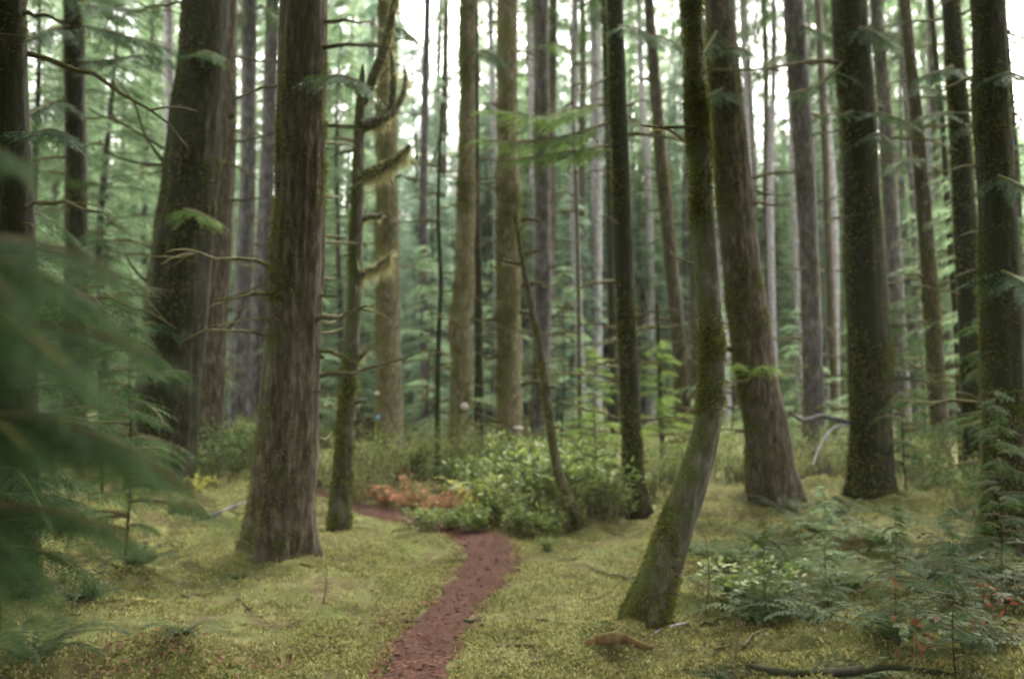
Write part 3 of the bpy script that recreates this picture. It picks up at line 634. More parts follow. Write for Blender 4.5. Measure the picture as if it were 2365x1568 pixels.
for key, a, mt in (('P', [(1845, 60, 7), (1880, 70, 5), (1930, 95, 3)], HEM), ('P', [(1835, 120, 7), (1800, 130, 5), (1765, 150, 3)], HEM), ('R', [(2030, 100, 7), (2060, 105, 5), (2100, 125, 3)], HEM), ('S', [(2110, 200, 7), (2150, 205, 5), (2190, 230, 3)], DARKN),
                   ('S', [(2125, 360, 7), (2090, 370, 5), (2060, 390, 3)], HEM), ('M', [(1505, 80, 7), (1540, 90, 5), (1585, 115, 3)], HEM), ('I', [(1250, 100, 7), (1290, 105, 5), (1330, 125, 3)], MIDN), ('G', [(1085, 120, 7), (1120, 118, 5), (1160, 140, 3)], HEM),
                   ('D', [(745, 180, 9), (790, 175, 6), (835, 190, 3)], HEM), ('C1', [(400, 490, 9), (440, 485, 7), (500, 510, 3)], MIDN), ('C1', [(380, 760, 9), (350, 745, 7), (300, 760, 3)], DARKN), ('Q', [(1965, 60, 9), (2010, 70, 7), (2050, 95, 3)], DARKN),
                   ('K', [(1420, 60, 8), (1465, 65, 6), (1510, 85, 3)], HEM), ('O', [(1680, 200, 9), (1650, 215, 6), (1610, 235, 3)], HEM), ('U', [(2300, 620, 9), (2345, 640, 7), (2390, 670, 3)], DARKN), ('F', [(893, 60, 7), (930, 70, 5), (965, 95, 3)], HEM)):
    limb(key, a, BARK_TWIG, dy=-1.1, needles=mt, nf=34, flen=.55)

# ------------------------------------------------------------------ trees deeper in the forest: copies, one thing each
REFS = [(28, "the black left edge trunk"), (176, "the slim dark left trunk"), (420, "the leaning mossy giant"), (560, "the twin grey trunks"), (690, "the big furrowed trunk"),
        (822, "the crooked snag"), (896, "the mottled trunk"), (1077, "the swollen mossy trunk"), (1175, "the lumpy mossy trunk"), (1254, "the plain grey trunk"), (1378, "the pale lilac trunk"),
        (1440, "the dark straight trunk"), (1550, "the slim leaning trunk"), (1630, "the curved mossy trunk"), (1710, "the big leaning trunk"), (1868, "the two toned trunk"), (2000, "the thick dark trunk"),
        (2066, "the grey brown trunk"), (2140, "the slim right trunk"), (2234, "the second trunk from the edge"), (2308, "the black right trunk")]
def where(x):
    k = max([i for i, (a, _) in enumerate(REFS) if a <= x], default=-1)
    return ("right of " + REFS[k][1]) if k >= 0 else "left of " + REFS[0][1]
ORD = ["first", "second", "third", "fourth", "fifth", "sixth", "seventh", "eighth", "ninth", "tenth"]
def auto_labels(items, what):
    """a label for each photo column: counted rightward from the trunk before it"""
    by = {}
    for i, x in enumerate(items): by.setdefault(where(x), []).append((x, i))
    out = [None] * len(items)
    for k, v in by.items():
        v.sort()
        for j, (x, i) in enumerate(v): out[i] = "%s just %s" % (what, k) if len(v) == 1 else "%s, %s to the %s" % (what, ORD[j], k)
    return out

def far_trunk_mesh(seed, mat, h=24, r=.17):
    rng = np.random.default_rng(seed); z = np.linspace(-.4, h, 40)
    C = np.stack([.18 * vnoise(np.stack([z * .15, 0 * z, 0 * z], 1), seed), .1 * vnoise(np.stack([z * .15, 0 * z + 5, 0 * z], 1), seed), z], 1)
    v, f = tube(C, r * (1 - .8 * (np.maximum(z, 0) / h) ** 1.3) * (1 + .35 * np.exp(-np.maximum(z, 0) / .3)), 12, (.04, 4, 1, .05), seed)
    g = []
    for b in range(34):
        zz = rng.uniform(1.2, 14); k = int(np.argmin(np.abs(z - zz)))
        g.append(twig_geo(rng, C[k], rng.uniform(0, 2 * np.pi), rng.uniform(.4, 1.5), rng.uniform(-.1, .3), rng.uniform(.1, .5), .012, 3)[1])
    return mesh("far_trunk", [(v, f, 0), (*merge(g), 1)], [mat, BARK_TWIG])
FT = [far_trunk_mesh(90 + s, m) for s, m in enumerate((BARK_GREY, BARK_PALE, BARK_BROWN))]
frng = np.random.default_rng(12)
xs = []
for Y, n in ((27, 9), (33, 16), (40, 20), (50, 22)):
    for k in range(n): xs.append((60 + (k + frng.uniform(.1, .9)) * 2260 / n, Y + frng.uniform(-2.5, 2.5)))
xs += [(1930, 30), (1790, 33), (1770, 40), (1990, 37), (1640, 35), (2130, 33), (2200, 29)]
for (x, Y), lab in zip(xs, auto_labels([a for a, _ in xs], "thin far trunk")):
    p = at(x, HORIZON, Y); B = np.array([p[0], Y, gz(p[0], Y)])
    s = frng.integers(0, 3); root = link("far_conifer", None, None, B)
    tag(root, lab, "tree", "thin trunks deep in the forest")
    sc = frng.uniform(.55, 1.15); lean = -(x - PXW / 2) / PXW * .09
    root.rotation_euler = (0, lean + frng.normal(0, .012), frng.uniform(0, 6.28)) if False else (frng.normal(0, .012), lean + frng.normal(0, .012), 0)
    t = link("trunk", FT[s], root); t.scale = (sc, sc, 1); t.rotation_euler = (0, 0, frng.uniform(0, 6.28))
    c = link("crown", HIGH[frng.integers(0, 3)], root, (0, 0, frng.uniform(10, 14))); q = frng.uniform(.7, 1.0); c.scale = (q * .6, q * .6, q); c.rotation_euler = (0, 0, frng.uniform(0, 6.28))

# leafy conifers that fill the gaps between the trunks (x, distance, y of the top in the photo)
LEAF = [(60, 19, -250), (120, 25, -150), (235, 21, -150), (265, 31, -260), (330, 27, -150), (345, 40, -150), (420, 34, -250), (560, 36, -100), (600, 44, -200), (655, 30, -60),
        (780, 26, -120), (805, 36, -200), (850, 44, -200), (870, 29, -20), (955, 33, 90), (1000, 27, 400), (1015, 40, 170), (1045, 31, 450), (1125, 36, 260), (1150, 45, 100),
        (1210, 33, 420), (1300, 42, 170), (1325, 30, 450), (1395, 38, 130), (1455, 46, 40), (1485, 34, 330), (1560, 40, -50), (1640, 48, -100), (1722, 44, 340), (1765, 36, 470),
        (1812, 50, 270), (1905, 42, -30), (1935, 52, -100), (2040, 44, -200), (2105, 34, -100), (2165, 48, -200), (2245, 28, -150), (2305, 38, -200), (2352, 18, -150), (500, 27, 250), (720, 46, -100), (1080, 50, 160), (1520, 52, 60), (985, 46, 260), (1110, 41, 200), (1180, 47, 60), (1240, 39, 150), (1270, 50, 0), (1345, 47, 60), (1420, 41, 120), (1500, 45, 0), (1590, 36, 120), (1600, 52, -60), (1680, 40, 200), (1740, 52, 290), (1790, 44, 300), (1850, 38, 60), (1880, 47, -80), (1960, 40, -20), (2000, 50, -160), (2075, 40, -100), (2120, 45, -160), (2200, 37, -120), (2270, 45, -200), (900, 38, -60), (740, 37, -150), (690, 41, -100), (530, 46, -100), (480, 40, -160), (390, 30, -160), (180, 36, -200), (90, 33, -200), (1090, 44, -60), (1135, 52, -40), (1165, 38, 40), (1220, 45, -60), (1285, 37, 20), (1310, 52, -80), (1370, 44, -20), (1405, 51, -60), (1470, 38, -40), (1535, 46, -80), (1615, 43, 20), (1700, 50, 60), (1755, 47, 150), (1825, 42, -20), (1925, 45, -60), (2020, 39, -80), (2095, 50, -60), (1065, 37, 330), (960, 50, 180), (1800, 36, 330)]
lt = np.linspace(-.3, 14, 24); ltrunk = [mesh("leafy_trunk", [(*tube(np.stack([.1 * np.sin(lt * .5 + s), .1 * np.cos(lt * .4 + s), lt], 1), .11 * (1.03 - lt / 14), 8), 0)], [BARK_GREY]) for s in range(3)]
for (x, Y, yt), lab in zip(LEAF, auto_labels([a[0] for a in LEAF], "leafy drooping conifer")):
    p = at(x, HORIZON, Y); B = np.array([p[0], Y, gz(p[0], Y)]); h = at(x, yt, Y)[2] - B[2]
    root = link("leafy_conifer", None, None, B); tag(root, lab, "tree", "leafy conifers between the trunks")
    k = frng.integers(0, 4) if x < 1450 else frng.integers(0, 2) * 2
    cm, hh = (LEAFY[k], 14) if (x < 1500 or frng.random() < .45) else (SPARSE[frng.integers(0, 2)], 16)
    s = h / hh; sx = frng.uniform(.85, 1.25) * (1 if h > 9 else .85)
    for nm, me in (("trunk", ltrunk[k % 3]), ("crown", cm)):
        o = link(nm, me, root); o.scale = (sx, sx, h / 14 if nm == "trunk" else s); o.rotation_euler = (0, 0, frng.uniform(0, 6.28))

# the wood beyond reads as one mass
wl = []
for k in range(170):
    Y = frng.uniform(56, 80); X = frng.uniform(-.62, .62) * Y; px = X / Y * FPX + PXW / 2
    top = frng.uniform(13, 16) if (930 < px < 1070 or 1690 < px < 1830) else frng.uniform(15, 23)
    v = np.array(LEAFY_V[k % 2]) if False else None
    wl.append((X, Y, top)); wl[-1] += (gz(X, Y),)
(bv, bf), (bwv, bwf) = crown_geo(z0=.3, z1=1, rmax=1, nb=46, nf=7, flen=.45, seed=99, shape=.6, sag=.4)
bv = bv.copy(); zz = (bv[:, 2] - .3) / .7
far_parts, trunks = [], []
for X, Y, top, zg in wl:
    a = frng.uniform(0, 6.28); r = frng.uniform(1.8, 2.8); c, s = math.cos(a), math.sin(a)
    # crown_geo measures z from .3 to 1; stretched to the tree's height with its own droop
    P = np.stack([X + r * (bv[:, 0] * c - bv[:, 1] * s), Y + r * (bv[:, 0] * s + bv[:, 1] * c), zg + top * np.clip(zz, -.05, 1.1) * .97 + .3], 1)
    far_parts.append((P, bf))
    trunks.append(tube(np.array([[X, Y, zg - .4], [X, Y, zg + top * .5], [X, Y, zg + top]]), np.array([.2, .14, .03]), 6))
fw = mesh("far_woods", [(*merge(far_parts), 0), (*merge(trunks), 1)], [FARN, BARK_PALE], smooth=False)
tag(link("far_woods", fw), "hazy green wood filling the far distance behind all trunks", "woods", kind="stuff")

# ------------------------------------------------------------------ undergrowth, plant by plant
def fern_mesh(name, mat, nfr, length, seed, pairs=15, rise=.9):
    rng = np.random.default_rng(seed); g = []; st = []
    tv, tf = frond(pairs, .2, .045, 0, seed)
    for k in range(nfr):
        a = 2 * np.pi * (k + rng.random() * .7) / nfr; L = length * rng.uniform(.7, 1.1); t = np.clip(tv[:, 0], 0, 1.2)
        e = rng.uniform(.65, 1.15) * rise
        rad = L * (.82 * t); z = L * (e * t - .75 * e * t ** 2)
        lat = tv[:, 1] * L * .8
        P = np.stack([rad * math.cos(a) - lat * math.sin(a), rad * math.sin(a) + lat * math.cos(a), z + tv[:, 2] * L * .5 + .02], 1)
        g.append((P, tf))
        tt = np.linspace(0, 1, 6); st.append(tube(np.stack([L * .82 * tt * math.cos(a), L * .82 * tt * math.sin(a), L * (e * tt - .75 * e * tt ** 2) + .015], 1), np.linspace(.004, .0015, 6), 4))
    return mesh(name, [(*merge(g), 0), (*merge(st), 1)], [mat, BARK_TWIG], smooth=False)
def oval(P, D, Nn, L, W):
    S = unit(np.cross(D, Nn)); L = L[:, None]; W = W[:, None]; up = unit(np.cross(S, D))
    V = np.stack([P, P + D * L * .3 + S * W * .48 + up * W * .12, P + D * L * .72 + S * W * .4 + up * W * .1, P + D * L, P + D * L * .72 - S * W * .4 + up * W * .1, P + D * L * .3 - S * W * .48 + up * W * .12], 1).reshape(-1, 3)
    b = np.arange(len(P))[:, None] * 6
    return V, np.concatenate([b + np.array([[0, 1, 2, 3]]), b + np.array([[0, 3, 4, 5]])])
def bush_mesh(name, mat, ns, h, spread, nl, ll, lw, seed):
    rng = np.random.default_rng(seed); st, P, D = [], [], []
    for k in range(ns):
        a = rng.uniform(0, 2 * np.pi); q = rng.uniform(.2, 1) * spread; t = np.linspace(0, 1, 8); hh = h * rng.uniform(.5, 1)
        b0 = rng.normal(0, spread * .25, 2)
        C = np.stack([b0[0] + q * math.cos(a) * t ** 1.4, b0[1] + q * math.sin(a) * t ** 1.4, hh * (t - .12 * t ** 2)], 1); C[1:] += rng.normal(0, h * .02, (7, 3))
        st.append(tube(C, np.linspace(.006, .002, 8), 4))
        s = rng.uniform(.18, 1, nl) * 6.99; i0 = s.astype(int); f = (s - i0)[:, None]; P.append(C[i0] * (1 - f) + C[i0 + 1] * f)
        D.append(unit(np.stack([rng.normal(0, 1, nl), rng.normal(0, 1, nl), rng.uniform(-.2, .8, nl)], 1)))
    P = np.concatenate(P); D = np.concatenate(D); n = len(P)
    P = P + D * rng.uniform(0, ll * 1.4, (n, 1))
    v, f = oval(P, D, unit(np.stack([rng.normal(0, .5, n), rng.normal(0, .5, n), np.ones(n)], 1)), ll * rng.uniform(.6, 1.2, n), lw * rng.uniform(.7, 1.2, n))
    return mesh(name, [(*merge(st), 1), (v, f, 0)], [mat, BARK_TWIG], smooth=False)
FG = [fern_mesh("sword_fern", FERNG, 15, .75, s) for s in range(3)]; FD = [fern_mesh("dark_fern", FERND, 15, .7, s + 5) for s in range(2)]
FO = [fern_mesh("dead_fern", FERNO, 9, .95, s + 9, rise=1.15) for s in range(2)]; FY = fern_mesh("yellow_fern", FERNY, 11, .7, 13, rise=2.1)
ytrunk = mesh("young_trunk", [(*tube(np.stack([.1 * np.sin(lt * .5), .1 * np.cos(lt * .4), lt], 1), .05 * (1.03 - lt / 14), 8), 0)], [BARK_DARK])
SA = [bush_mesh("salal", SALAL, 26, .62, .42, 20, .075, .045, s) for s in range(3)]
HU = [bush_mesh("huckleberry", HUCK, 40, 1.0, .55, 34, .034, .018, s + 4) for s in range(3)]

def plant(name, label, cat, me, x, Y, scale=1.0, group=None, y=None):
    """me stands on the ground at photo column x, distance Y (or at the ground pixel x, y)"""
    if y is not None: Y = find_depth(x, y)
    p = at(x, HORIZON, Y); o = link(name, me, None, (p[0], Y, gz(p[0], Y) - .01))
    o.scale = (scale * RND.uniform(.9, 1.1),) * 2 + (scale,); o.rotation_euler = (RND.uniform(-.05, .05), RND.uniform(-.05, .05), RND.uniform(0, 6.28))
    return tag(o, label, cat, group)

g = "salal bushes beside the bend of the path"
for x, Y, s, lab in [(985, 12.35, .62, "low salal bush at the inner bend, nearest the red path"), (1040, 12.5, .5, "salal bush left of centre, just behind the path's bend"),
                     (1100, 12.3, .75, "salal bush on the bend's right bank, front row"), (1150, 13.2, 1.25, "tall glossy salal bush below the yellow fern"), (1205, 12.4, .8, "front salal bush midway between the yellow fern and the leaning pole"),
                     (1215, 13.9, 1.6, "tallest pale flecked salal bush in the middle of the thicket"), (1262, 12.3, .7, "low salal bush left of the leaning pole's foot"), (1290, 13.4, 1.6, "salal bush behind the leaning pole's foot"),
                     (1345, 13.6, 1.6, "salal bush right of the leaning pole, behind its foot"), (1395, 13.4, 1.4, "rightmost salal bush, against the dark straight trunk"), (1262, 10.9, .35, "tiny lone salal sprig on the moss before the thicket"),
                     (1330, 15.2, 1.4, "salal bush at the back of the thicket right of the pole"), (1090, 14.9, 1.1, "salal bush behind the yellow fern"),
                     (1170, 15.6, 1.4, "back row salal bush below the lumpy mossy trunk"), (1255, 15.8, 1.4, "back row salal bush below the plain grey trunk")]:
    plant("salal_bush", lab, "bush", SA[RND.randrange(3)], x, Y, s, g)
g = "huckleberry bushes under the trees"
for x, Y, s, lab in [(850, 15.5, 1.25, "feathery olive bush beside the crooked snag's lower trunk"), (905, 16.5, 1.35, "olive bush hiding the mottled trunk's foot"), (950, 17.5, 1.3, "olive bush right of the mottled trunk"),
                     (1000, 18, 1.2, "olive bush at the wavy sapling's foot"), (1060, 18, 1.25, "yellowish bush hiding the swollen trunk's foot"), (1115, 19, 1.2, "yellowish bush left of the lumpy trunk's foot"),
                     (1170, 18.5, 1.05, "yellowish bush hiding the lumpy trunk's foot"), (1230, 19, 1.1, "yellowish bush hiding the plain grey trunk's foot"), (1400, 17.5, 1.55, "bright yellow green bush left of the dark straight trunk"),
                     (1500, 14.8, 1.0, "bush right of the mossy root mound"), (1550, 18, 1.4, "olive bush at the slim leaning trunk's foot"), (1620, 17, 1.35, "yellowish bush behind the curved trunk"), (545, 18, 1.15, "yellow green bush between leaning giant and big brown trunk"),
                     (610, 19, 1.2, "yellow green bush hiding the twin grey trunks' feet"), (120, 19, .9, "yellowish bush beyond the left edge foliage"), (905, 14.6, .55, "small green bush amid the rusty dead ferns"), (965, 14.2, .5, "small green bush right of the tallest dead fern"), (1180, 12.7, .75, "yellow green twiggy bush in front of the salal thicket"), (1320, 12.6, .8, "yellow green twiggy bush at the leaning pole's foot"), (1130, 13.9, .9, "yellow green twiggy bush just right of the yellow fern"), (1400, 12.9, .8, "twiggy bush between the pole and the dark straight trunk"), (750, 16.5, .9, "low bush where the path vanishes left"), (815, 14.6, .75, "small bush by the path behind the snag"),
                     (1700, 16, 1.0, "bush left of the big leaning trunk's foot"), (1840, 17, 1.1, "bush at the two toned trunk's foot"), (1930, 16, 1.1, "bush left of the thick dark trunk's foot"),
                     (2090, 17, 1.2, "bush at the grey brown trunk's foot"), (2170, 15.5, 1.1, "bush at the slim right trunk's foot"), (2230, 13.2, 1.1, "bush left of the black right trunk")]:
    plant("huckleberry_bush", lab, "bush", HU[RND.randrange(3)], x, Y, s, g)
g = "orange dead ferns by the bend"
for x, y, s, lab in [(935, 1172, 1.0, "tallest orange dead fern, highest above the path"), (985, 1186, .7, "orange dead fern nearest the path, left of the salal"), (890, 1165, .6, "orange dead fern nearest the crooked snag"),
                     (1030, 1180, .75, "orange dead fern left of the yellow fern"), (1085, 1178, .7, "orange dead fern among the salal, rightmost of the rusty clump"), (850, 1150, .6, "faded rusty fern at the left end of the clump")]:
    plant("dead_fern", lab, "fern", FO[RND.randrange(2)], x, 0, s, g, y=y)
plant("yellow_fern", "bright yellow fern rising above the salal left of the leaning pole", "fern", FY, 1095, 13.4, 1.05)
plant("yellow_fern", "small yellow green fern at the foot of the leaning mossy giant", "fern", FY, 462, 13.6, .5)
g = "ferns in the right foreground"
for x, Y, s, lab in [(1675, 9.4, 1.1, "wide pale fern touching the curved trunk's right side"), (1735, 7.6, 1.1, "pale fern left of the bluish fern in the right bank"), (1815, 9.6, 1.35, "large pale fern between the curved trunk and the snaking limb"), (1690, 8.2, .85, "pale fern just right of the curved trunk's bend"), (1790, 8.4, 1.0, "pale arching fern below the big leaning trunk"), (1870, 7.2, .95, "bluish fern, middle of the right fern bank"),
                     (1960, 8.6, 1.05, "fern under the snaking dead limb"), (2030, 10, 1.3, "high pale fern before the thick dark trunk's foot"), (2060, 6.6, 1.0, "broad bluish fern in front of the right fern bank"),
                     (2140, 8.2, 1.15, "fern below the slim right trunk"), (2210, 9.2, 1.3, "tall fern left of the black right trunk's foot"), (2230, 6.4, 1.05, "dark fern before the black right trunk"), (2330, 7.2, 1.2, "fern cut by the right edge, at the black trunk's foot"),
                     (2330, 5.4, .95, "near dark fern at the lower right edge"), (1930, 6.0, .7, "small near fern on the moss, left end of the right bank"), (1610, 10.2, .8, "fern half behind the curved trunk's sweep"), (2290, 11, 1.2, "fern behind the black right trunk"),
                     (1760, 10.5, 1.0, "fern at the big leaning trunk's foot"), (1880, 10.5, 1.1, "fern between the two leaning giants' feet"), (1640, 6.1, .45, "tiny fern on the moss below the curved trunk")]:
    plant("sword_fern", lab, "fern", (FG + FD)[RND.randrange(5) if x < 2180 else 3 + RND.randrange(2)], x, Y, s, g)
g = "dark ferns in the left foreground"
for x, Y, s, lab in [(90, 6.2, 1.0, "shadowy fern at the left edge under the hemlock sprays"), (200, 7.3, 1.0, "shadowy fern right of the left edge trunk's foot"), (120, 5.2, .8, "lower left corner fern"), (330, 5.0, .75, "near fern at the lower left, right of the corner"),
                     (330, 8.4, .9, "shadowy fern before the leaning mossy giant"), (560, 8.8, .45, "small fern on the moss left of the big furrowed trunk"), (430, 6.4, .5, "tiny grey green fern on the moss, lower left")]:
    plant("dark_fern", lab, "fern", FD[RND.randrange(2)], x, Y, s, g)
g = "young hemlocks in the understory"
for x, Y, s, k, lab in [(1375, 15, .72, 0, "bright young hemlock left of the dark straight trunk"), (1525, 16.5, .8, 0, "bright young hemlock right of the dark straight trunk"), (300, 10.5, 1.0, 2, "young hemlock before the leaning mossy giant"),
                        (235, 13.5, 1.25, 2, "taller young hemlock between the slim dark trunk and the leaning giant"), (2085, 14.5, .85, 2, "dark young hemlock right of the thick dark trunk"), (1985, 19, 1.0, 1, "young hemlock behind the thick dark trunk"), (1760, 7.4, .26, 2, "knee high hemlock seedling right of the curved trunk"), (1900, 8.2, .34, 1, "pale hemlock seedling below the snaking limb"), (2060, 6.6, .3, 2, "hemlock seedling in front of the right fern bank"), (2190, 6.0, .34, 2, "hemlock seedling before the black right trunk"), (2300, 8.4, .5, 2, "waist high hemlock left of the right edge"), (1850, 22, 1.1, 1, "young hemlock behind the two toned trunk"),
                        (2340, 12, 1.3, 2, "dark young hemlock at the right edge behind the black trunk"), (690, 19, 1.2, 1, "young hemlock behind the big furrowed trunk"), (990, 22, 1.6, 1, "young hemlock at the wavy sapling"), (1135, 25, 1.6, 1, "young hemlock between the swollen and the lumpy trunk"),
                        (1300, 24, 1.5, 1, "young hemlock right of the plain grey trunk"), (1690, 22, 1.4, 1, "young hemlock behind the big leaning trunk"), (2130, 20, 1.4, 2, "young hemlock left of the slim right trunk")]:
    p = at(x, HORIZON, Y); root = link("young_hemlock", None, None, (p[0], Y, gz(p[0], Y))); tag(root, lab, "tree", g)
    for nm, me in (("trunk", ytrunk), ("crown", YOUNG[k])):
        o = link(nm, me, root); o.rotation_euler = (0, 0, RND.uniform(0, 6.28)); o.scale = (s * .3, s * .3, s * 3 / 14) if nm == "trunk" else (s, s, s)

# the near hemlock whose blurred sprays fill the left foreground
def near_hemlock(label, X, Y, boughs, h, mat, seed):
    B = np.array([X, Y, gz(X, Y)]); root = link("hemlock_sapling", None, None, B); tag(root, label, "tree", "near hemlock saplings on the left")
    z = np.linspace(-.2, h, 20); C = np.stack([.04 * np.sin(z * 2), .04 * np.cos(z * 1.7), z], 1)
    link("trunk", mesh("trunk", [(*tube(C, .03 * (1.05 - z / h), 8, (.03, 3, 3, .05), seed), 0)], [BARK_DARK]), root)
    rng = np.random.default_rng(seed)
    for (zz, az, L, nf) in boughs:
        k = int(np.argmin(np.abs(z - zz))); Cb = bough_line(C[k], az, L, rng.uniform(.1, .3), rng.uniform(.3, .5), 10)
        o = link("bough", mesh("bough", [(*tube(Cb, np.linspace(.008, .002, 10), 5), 0)], [BARK_TWIG]), root)
        link("foliage", mesh("foliage", [(*bough_geo(Cb, nf, .3 * L ** .5, FR_FINE, rng), 0)], [mat], smooth=False), o)
def bset(seed, zs, azs, L, nf):
    r = random.Random(seed); return [(z, r.uniform(*azs), r.uniform(*L), nf) for z in zs]
near_hemlock("big blurred hemlock sapling filling the lower left edge", -.8, 1.45, bset(1, [1.52, 1.56, 1.6, 1.62, 1.65, 1.68, 1.71, 1.74, 1.77, 1.8, 1.83, 1.86, 1.89, 1.92, 1.95, 1.98, 1.66, 1.72], (-1.2, .9), (.2, .42), 22)
             + bset(2, [1.65, 1.75, 1.85], (1.6, 4.2), (.2, .4), 22), 2.15, HEM, 5)
near_hemlock("slighter hemlock sapling, sprays crossing the leaning mossy giant", -3.3, 6.4, bset(3, [.6, .8, 1.0, 1.15, 1.3, 1.5, 1.7, 1.9, 2.1, 2.3, 2.5], (-.9, .7), (.6, 1.2), 36) + bset(4, [1.0, 1.6, 2.2], (1.6, 4.4), (.5, .8), 26), 3.0, DARKN, 6)
near_hemlock("taller hemlock sapling behind the left edge sprays", -4.6, 8.6, bset(5, [.6, .9, 1.2, 1.5, 1.8, 2.0, 2.2, 2.5, 2.8, 3.1], (-1.0, 1.0), (.7, 1.3), 36) + bset(6, [1.0, 1.6, 2.2], (1.6, 4.4), (.5, .9), 26), 3.8, DARKN, 7)

# ferns and salal that make the right bank dense
brng = np.random.default_rng(5)
BANK = [(x, Y) for Y in (6.8, 7.7, 8.8, 10.0, 11.4, 13) for x in np.arange(1700 + max(0, 8 - Y) * 220, 2420, 80 + 420 / Y)]
FILL = []; BANK = [b for b in BANK if brng.random() < .17]
for x, Y in BANK: FILL.append((x + brng.uniform(-28, 28), Y + brng.uniform(-.4, .4)))
for i, (x, Y) in enumerate(FILL):
    row = ["lowest", "second", "third", "fourth", "fifth", "top"][[6.8, 7.7, 8.8, 10.0, 11.4, 13].index(BANK[i][1])]
    n_in = sum(1 for j in range(i) if BANK[j][1] == BANK[i][1])
    if brng.random() < .8: plant("sword_fern", "fern %s from the left in the %s row of the right bank" % (ORD[min(9, n_in)], row), "fern", (FG + FD + FD)[brng.integers(0, 7)] if x < 2150 else FD[brng.integers(0, 2)], x, Y, brng.uniform(.75, 1.35), "ferns in the right foreground")
    else: plant("salal_bush", "salal %s from the left in the %s row of the right bank" % (ORD[min(9, n_in)], row), "bush", SA[brng.integers(0, 3)], x, Y, brng.uniform(.5, .95), "salal bushes in the right foreground")

# low brush over the far floor reads as one mass
ub = bush_mesh("brush", HUCK, 12, .8, .5, 22, .07, .035, 50)
uv = np.empty(len(ub.vertices) * 3, np.float32); ub.vertices.foreach_get('co', uv); uv = uv.reshape(-1, 3)
uf = np.empty(len(ub.loops), np.int32); ub.loops.foreach_get('vertex_index', uf); uf = uf.reshape(-1, 4)
um = np.empty(len(ub.polygons), np.int32); ub.polygons.foreach_get('material_index', um)
n_ = 900; Yu = 15.5 + 34 * brng.random(n_) ** 1.4; Xu = brng.uniform(-.62, .62, n_) * Yu
k = ~((np.abs(Xu / Yu * FPX + PXW / 2 - 700) < 90) & (Yu < 18)); k &= vnoise(np.stack([Xu * .35, Yu * .35, 0 * Xu], 1), 88) > brng.uniform(-.9, .45, n_); Xu, Yu = Xu[k], Yu[k]; n_ = len(Xu)
a_ = brng.uniform(0, 6.28, n_); ax = np.stack([np.cos(a_), np.sin(a_), 0 * a_], 1); ay = np.stack([-np.sin(a_), np.cos(a_), 0 * a_], 1); az_ = np.tile([0, 0, 1.0], (n_, 1))
O_ = np.stack([Xu, Yu, gheight(Xu, Yu)], 1); sc_ = brng.uniform(.35, 1.0, n_) ** 1.2 * (1.15 + .6 * vnoise(np.stack([Xu * .6, Yu * .6, 0 * Xu], 1), 89))
allV, allF = stamp(uv, uf, O_, ax, ay, az_, sc_)
mi = np.where(np.tile(um, n_) == 1, 9, np.repeat(brng.choice([0, 2, 3, 4], n_, p=[.32, .26, .32, .1]), len(um))); parts = [(allV, allF[mi == 0], 0), (np.zeros((0, 3)), np.zeros((0, 4)), 1)]
um_ = mesh("undergrowth", [(allV, allF[mi == 0], 0), (allV, allF[mi == 9], 1), (allV, allF[mi == 2], 2), (allV, allF[mi == 3], 3), (allV, allF[mi == 4], 4)], [HUCK, BARK_TWIG, FERNG, HEM, LITTER], smooth=False)
tag(link("undergrowth", um_), "low olive brush covering the far forest floor", "undergrowth", kind="stuff")

# needles, dead leaves and twigs lying about: nobody could count them
n_ = 60000; Yl = 4.3 + 12 * NR.random(n_) ** 1.3; Xl = NR.uniform(-.6, .6, n_) * Yl
d, wd = path_dist(Xl, Yl); dn = vnoise(np.stack([Xl * 1.3, Yl * 1.3, 0 * Xl], 1), 77)
k = (d < wd * 1.25) | (dn > .45 + .5 * NR.random(n_)); Xl, Yl = Xl[k], Yl[k]; n_ = len(Xl)
V, F = leaf_quads(np.stack([Xl, Yl, gheight(Xl, Yl) + .03], 1), unit(np.stack([NR.normal(0, 1, n_), NR.normal(0, 1, n_), NR.normal(0, .2, n_)], 1)), unit(np.stack([NR.normal(0, .4, n_), NR.normal(0, .4, n_), np.ones(n_)], 1)), NR.uniform(.02, .07, n_), NR.uniform(.006, .03, n_))
tag(link("leaf_litter", mesh("leaf_litter", [(V, F, 0)], [LITTER])), "brown needles and dead leaves strewn on path and moss", "leaf litter", kind="stuff")

for i in range(60):
    Y = brng.uniform(5.2, 13); X = brng.uniform(-.5, .5) * Y; a = brng.uniform(0, 3.14); L = brng.uniform(.2, .7)
    C = np.stack([np.linspace(-.5, .5, 9) * L * math.cos(a), np.linspace(-.5, .5, 9) * L * math.sin(a) , np.zeros(9)], 1); C[:, :2] += brng.normal(0, .012, (9, 2))
    C[:, 2] = gheight(C[:, 0] + X, C[:, 1] + Y) - gz(X, Y) + .012
    tag(link("fallen_twig", mesh("fallen_twig", [(*tube(C, np.linspace(.012, .004, 9), 6, (.05, 3, 3, .1), i), 0)], [BARK_TWIG]), None, (X, Y, gz(X, Y))), "thin dead twig lying flat on the mossy floor", "twig", "dead twigs scattered over the moss")

